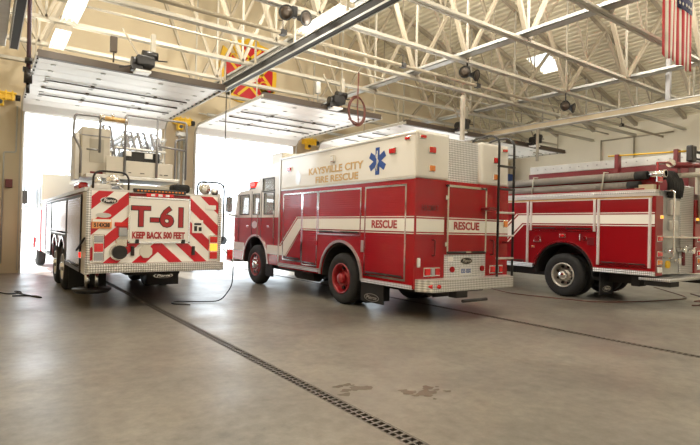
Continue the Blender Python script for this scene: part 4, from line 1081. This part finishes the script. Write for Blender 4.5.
fixture(5.55, 8.9, 'fluorescent strip lamp just above the left exhaust rail', L=1.8, z=5.85)
for x, y, z, l in ((1.0, 6.4, 7.3, 'above the open floor at far left'), (5.0, 7.0, 8.2, 'high above the space behind the ladder truck'), (9.0, 6.3, 8.4, 'high above the back of the rescue truck'),  # lamps added out of view to brighten the roof deck and room
        (13.0, 5.0, 8.4, 'high behind the flag'), (18.0, 2.4, 7.4, 'high by the right wall behind the fire engine'), (3.0, 12.0, 7.9, 'high above the ladder truck tailboard'), (8.0, 10.2, 8.6, 'high above the middle of the rescue truck'), (4.5, .5, 7.0, 'nearest to where one stands, overhead'), (10.0, -2.5, 7.0, 'by the closed back doors')):
    fixture(x, y, 'added out-of-view fill lamp ' + l, L=1.8, z=z)

# ---- emblem on the wall
def maltese():
    x, z, y = 8.08, 7.45, YD-.10
    t = thing('fire_emblem', (x, y, z-1.1), 'big red and gold cross emblem on the tan wall between the left and middle doors', 'sign')
    def cross(k, w0, w1, bow):
        P = []
        for q in range(4):
            a = q*PI/2; d = Vector((math.cos(a), math.sin(a))); n = Vector((-d[1], d[0]))
            for (u, v) in ((.26, -w0), (.98, -w1), (1.06, -w1*.5), (1.08, 0), (1.06, w1*.5), (.98, w1), (.26, w0)):
                p = (d*u + n*v)*k; P.append((x + p[0]*.98, z + p[1]))
        return P
    MB().prism(cross(1.10, .27, .74, 0), 'y', y+.09, y-.03).build('gold_border', YEL, t)
    MB().prism(cross(.93, .22, .70, 0), 'y', y-.03, y-.05).build('red_cross', STRIPER, t)
    MB().cyl((x, y-.05, z), .40, .04, 'y', 28).build('gold_ring', FLAGW, t)
    MB().cyl((x, y-.07, z), .30, .04, 'y', 28).build('blue_centre', LWHITE, t)
    g = MB()
    for a in (PI/4, 3*PI/4): 
        d = Vector((math.cos(a), 0, math.sin(a)))
        g.bar(Vector((x, y-.06, z))-d*.85, Vector((x, y-.06, z))+d*.85, .05, .02)
    for sx, sz in ((-.62, .45), (.6, -.4), (.55, .5)): g.tube([(x+sx+.16*math.cos(i*PI/6), y-.06, z+sz+.13*math.sin(i*PI/6)) for i in range(9)], .028, 6)
    for q in range(4):
        d = Vector((math.cos(q*PI/2), 0, math.sin(q*PI/2))); n = Vector((-d.z, 0, d.x)); c = Vector((x, y-.055, z))
        g.bar(c+d*.40+n*.12, c+d*.93-n*.45, .015, .10).bar(c+d*.40-n*.12, c+d*.93+n*.45, .015, .10)
    g.build('gold_tools', YEL, t)
    MB().cyl((x+.1, y-.0, z+1.02), .34, .06, 'y', 24).build('gold_disc', YEL, t)
maltese()

# ---- flag
def flag():
    t = thing('american_flag', (12.5, 5.0, 5.4), 'United States flag hung vertically from the roof at upper right', 'flag')
    x0, x1, zb, zt, y = 11.74, 13.22, 5.48, 8.3, 5.0
    nst = 13; w = (x1-x0)/nst
    def wav(x, z): return y + .014*math.sin((x-x0)*9 + (zt-z)*.8) + .005*math.sin(x*23+z)
    def bot(x): return zb - .10*(x-x0)/(x1-x0) + .03*math.sin(x*12)
    def sheet(xa, xb, za_f, zb_, m, name, off):
        mb = MB(); nx = 3; nz = 14; G = []
        for i in range(nx+1):
            x = xa + (xb-xa)*i/nx; za = za_f(x)
            G.append([mb.bm.verts.new((x, wav(x, za+(zb_-za)*j/nz)+off, za+(zb_-za)*j/nz)) for j in range(nz+1)])
        for i in range(nx):
            for j in range(nz): f = mb.bm.faces.new((G[i][j], G[i+1][j], G[i+1][j+1], G[i][j+1])); f.smooth = True
        o = mb.build(name, m, t, fix=False)
        md = o.modifiers.new('s', 'SOLIDIFY'); md.thickness = .004; bake(o); return o
    for m, name, sel in ((FLAGR, 'red_stripe', 0), (FLAGW, 'white_stripe', 1)):
        for k in range(nst):
            if k % 2 == sel: sheet(x0+k*w, x0+(k+1)*w, bot, zt, m, name, 0)
    c = sheet(x0+6*w, x1, lambda x: 6.70, zt, FLAGB, 'canton', -.012)
    st = MB()
    for r in range(6):
        for q in range(5):
            cx_, cz_ = x0+6*w + .09 + q*.145, 6.82 + r*.2
            st.prism([(cx_+(.045 if i % 2 == 0 else .018)*math.sin(i*PI/5), cz_+(.045 if i % 2 == 0 else .018)*math.cos(i*PI/5)) for i in range(10)], 'y', wav(cx_, cz_)-.02, wav(cx_, cz_)-.03)
    st.build('stars', FLAGW, c)
    MB().tube([(x0-.1, y, zt+.02), (x1+.1, y, zt+.02)], .03).build('flag_pole', ALU, t)
    for x in (x0, x1): MB().tube([(x, y, zt), (x, y, zr(x))], .006).build('hanging_wire', ALU, t)
flag()
tag(MB().box((15.50, 6.40, 5.41), (15.62, 6.52, 7.4), .01).build('steel_hanger', RAILM), 'grey post dropping behind the flag to the right rail', 'post')
# wall fittings right
tag(MB().tube([(XR-.06, 12.6, 4.0), (XR-.06, 12.6, 6.0)], .03).tube([(XR-.06, 12.6, 5.95), (XR-.06, 9.5, 5.98)], .03).build('wall_conduit', STEEL), 'thin conduit on the cream block wall, nearer the rescue truck', 'pipe')
tag(MB().tube([(XR-.06, 11.1, 4.0), (XR-.06, 11.1, 6.0)], .035).build('wall_conduit', STEEL), 'thin conduit on the cream block wall above the pike pole', 'pipe')
# things at the far corner: doorway, blue sign
tag(MB().box((22.9, YD-.6, 0), (23.4, YD-.4, 5.4), .01).build('tan_column', TANBOX), 'tan column in the far corner behind the rescue truck ladder', 'column')
tag(MB().box((22.45, YD-1.0, 3.7), (23.2, YD-.6, 4.7), .04).box((23.1, YD-.85, 4.1), (XR-.01, YD-.75, 4.3)).build('blue_banner', BLUE), 'dark blue box high in the far corner behind the rescue truck ladder', 'box')

# ---- cords
tag(MB().tube([(5.55, 14.0, 5.98), (5.56, 14.0, 2.6), (5.52, 13.9, 1.4)], .014).build('hanging_cord', BLACK), 'thin black cord hanging straight down between the left trucks', 'cord')
c = thing('charging_cord', (4.2, 10.2, 0), 'black cord looping from the ladder truck back corner down to the floor', 'cord')
MB().tube(round_path([(3.97, 10.02, 1.12), (4.05, 9.95, 1.02), (4.15, 9.85, .85), (4.16, 9.9, .35), (4.0, 10.1, .02), (3.6, 10.2, .02), (3.2, 10.5, .02), (3.0, 10.2, .02), (3.3, 9.9, .02)], .15), .012).build('cord', BLACK, c)
MB().box((4.03, 9.83, .90), (4.13, 9.93, 1.10), .02).build('orange_plug', LRED, c)
P = [(11.5, 9.3), (11.0, 8.2), (11.55, 6.3), (11.9, 6.1), (12.8, 5.75), (14.6, 5.45), (15.5, 6.2), (16.6, 7.2)]
tag(MB().tube(round_path([(a, b, .014) for a, b in P], .5), .012).build('floor_hose', HOSER), 'thin red line trailing along the floor behind the fire engine', 'hose')
P = [(13.2, 4.9), (13.9, 4.6), (14.6, 4.9), (13.9, 5.2), (14.9, 5.1), (15.8, 5.9)]
tag(MB().tube(round_path([(a, b, .014) for a, b in P], .3), .014).build('red_hose_loop', HOSER), 'red hose loop on the floor at the right edge', 'hose')
P = [(.05, 13.5), (.3, 13.42), (.45, 13.0), (.75, 13.3), (.55, 13.6), (.7, 12.9), (.92, 12.3), (1.0, 12.2), (.9, 12.6), (.5, 12.7)]
tag(MB().tube(round_path([(a, b, .014) for a, b in P], .2), .013).build('extension_cord', BLACK), 'black cord tangled on the floor left of the ladder truck', 'cord')

# ================================================================== OUTSIDE
struct(MB().box((-60, YD+.15, -.14), (90, 120, -.02)), 'ground', ASPH)
struct(MB().box((-60, -60, -.14), (90, YB0-.2, -.02)), 'ground_back', ASPH)
def house(x0, x1, y0, y1, z, l):
    t = thing('far_building', ((x0+x1)/2, y0, -.02), l, 'building')
    MB().box((x0, y0, -.02), (x1, y1, z)).build('walls', FARB, t)
    MB().prism([(y0-.6, z), ((y0+y1)/2, z+1.6), (y1+.6, z)], 'x', x0-.5, x1+.5).build('roof', GALV, t)
    x = x0+1.5
    while x < x1-2: MB().box((x, y0-.05, 1.0), (x+1.2, y0, 2.3)).build('window', BLUE if False else GALV, t); x += 3.4
house(14, 34, 70, 80, 3.2, 'pale low building across the street through the middle doorway')
house(-6, 8, 78, 88, 3.0, 'pale low building across the street through the left doorway')
def parked(x, y, l, m):
    t = thing('parked_car', (x, y, -.02), l, 'car')
    MB().prism([(x-2.2, .25), (x+2.2, .25), (x+2.2, .75), (x+1.3, .9), (x+.7, 1.4), (x-1.2, 1.4), (x-1.8, .9), (x-2.2, .8)], 'y', y, y+1.8, .05).build('body', m, t)
    for dx in (-1.4, 1.4): MB().cyl((x+dx, y+.9, .31), .33, 1.84, 'y', 18).build('wheel', RUB, t)
parked(14.5, 40, 'silver car parked outside, seen between the left two trucks', GALV)

# ================================================================== LIGHT
wd = bpy.data.worlds.new('sky'); SC.world = wd; wd.use_nodes = True; nt = wd.node_tree
bg = nt.nodes['Background']
bg.inputs['Color'].default_value = (.84, .93, 1.0, 1); bg.inputs['Strength'].default_value = 4.5
sun = bpy.data.lights.new('sun', 'SUN'); sun.energy = 12; sun.angle = math.radians(1.5); sun.color = (1, .96, .88)
so = bpy.data.objects.new('sun', sun); COL.objects.link(so); so['kind'] = 'structure'
so.rotation_euler = Vector((.35, -.75, -.95)).to_track_quat('-Z', 'Y').to_euler()
# light of the strip lamps and the added high fill lamps, below their tubes
for o in [o for o in COL.objects if o.get('category') == 'lamp']:
    l = bpy.data.lights.new('strip_and_fill_light', 'POINT'); l.shadow_soft_size = .25; l.energy = 500 if o.location.z > 6.4 else 60; l.color = (1, .93, .81)
    lo = bpy.data.objects.new('strip_and_fill_light', l); COL.objects.link(lo); lo.parent = o; lo.location = (0, 0, -.33)

# ================================================================== CAMERA
def set_cam():
    cx, cy = 350, 222.5
    vp1 = Vector((-15-cx, 219-cy)); vp2 = Vector((1060-cx, 244.8-cy))
    f = math.sqrt(-vp1.dot(vp2))
    Y = Vector((vp1.x, vp1.y, f)).normalized(); X = Vector((vp2.x, vp2.y, f)).normalized()
    Z = Y.cross(X).normalized()
    if Z.y > 0: Z = -Z
    R = Matrix((X, Y, Z))
    right = Vector([R[i][0] for i in range(3)]); up = -Vector([R[i][1] for i in range(3)]); back = -Vector([R[i][2] for i in range(3)])
    M = Matrix((right, up, back)).transposed().to_4x4()
    M.translation = Vector((0, 0, 1.6))
    c = bpy.data.cameras.new('camera'); c.sensor_width = 36; c.lens = f/700*36; c.clip_end = 300
    o = bpy.data.objects.new('camera', c); COL.objects.link(o); o.matrix_world = M; SC.camera = o
set_cam()
vs = SC.view_settings; vs.view_transform = 'Standard'; vs.look = 'None'; vs.gamma = 1; vs.use_curve_mapping = False; vs.exposure = 0.0
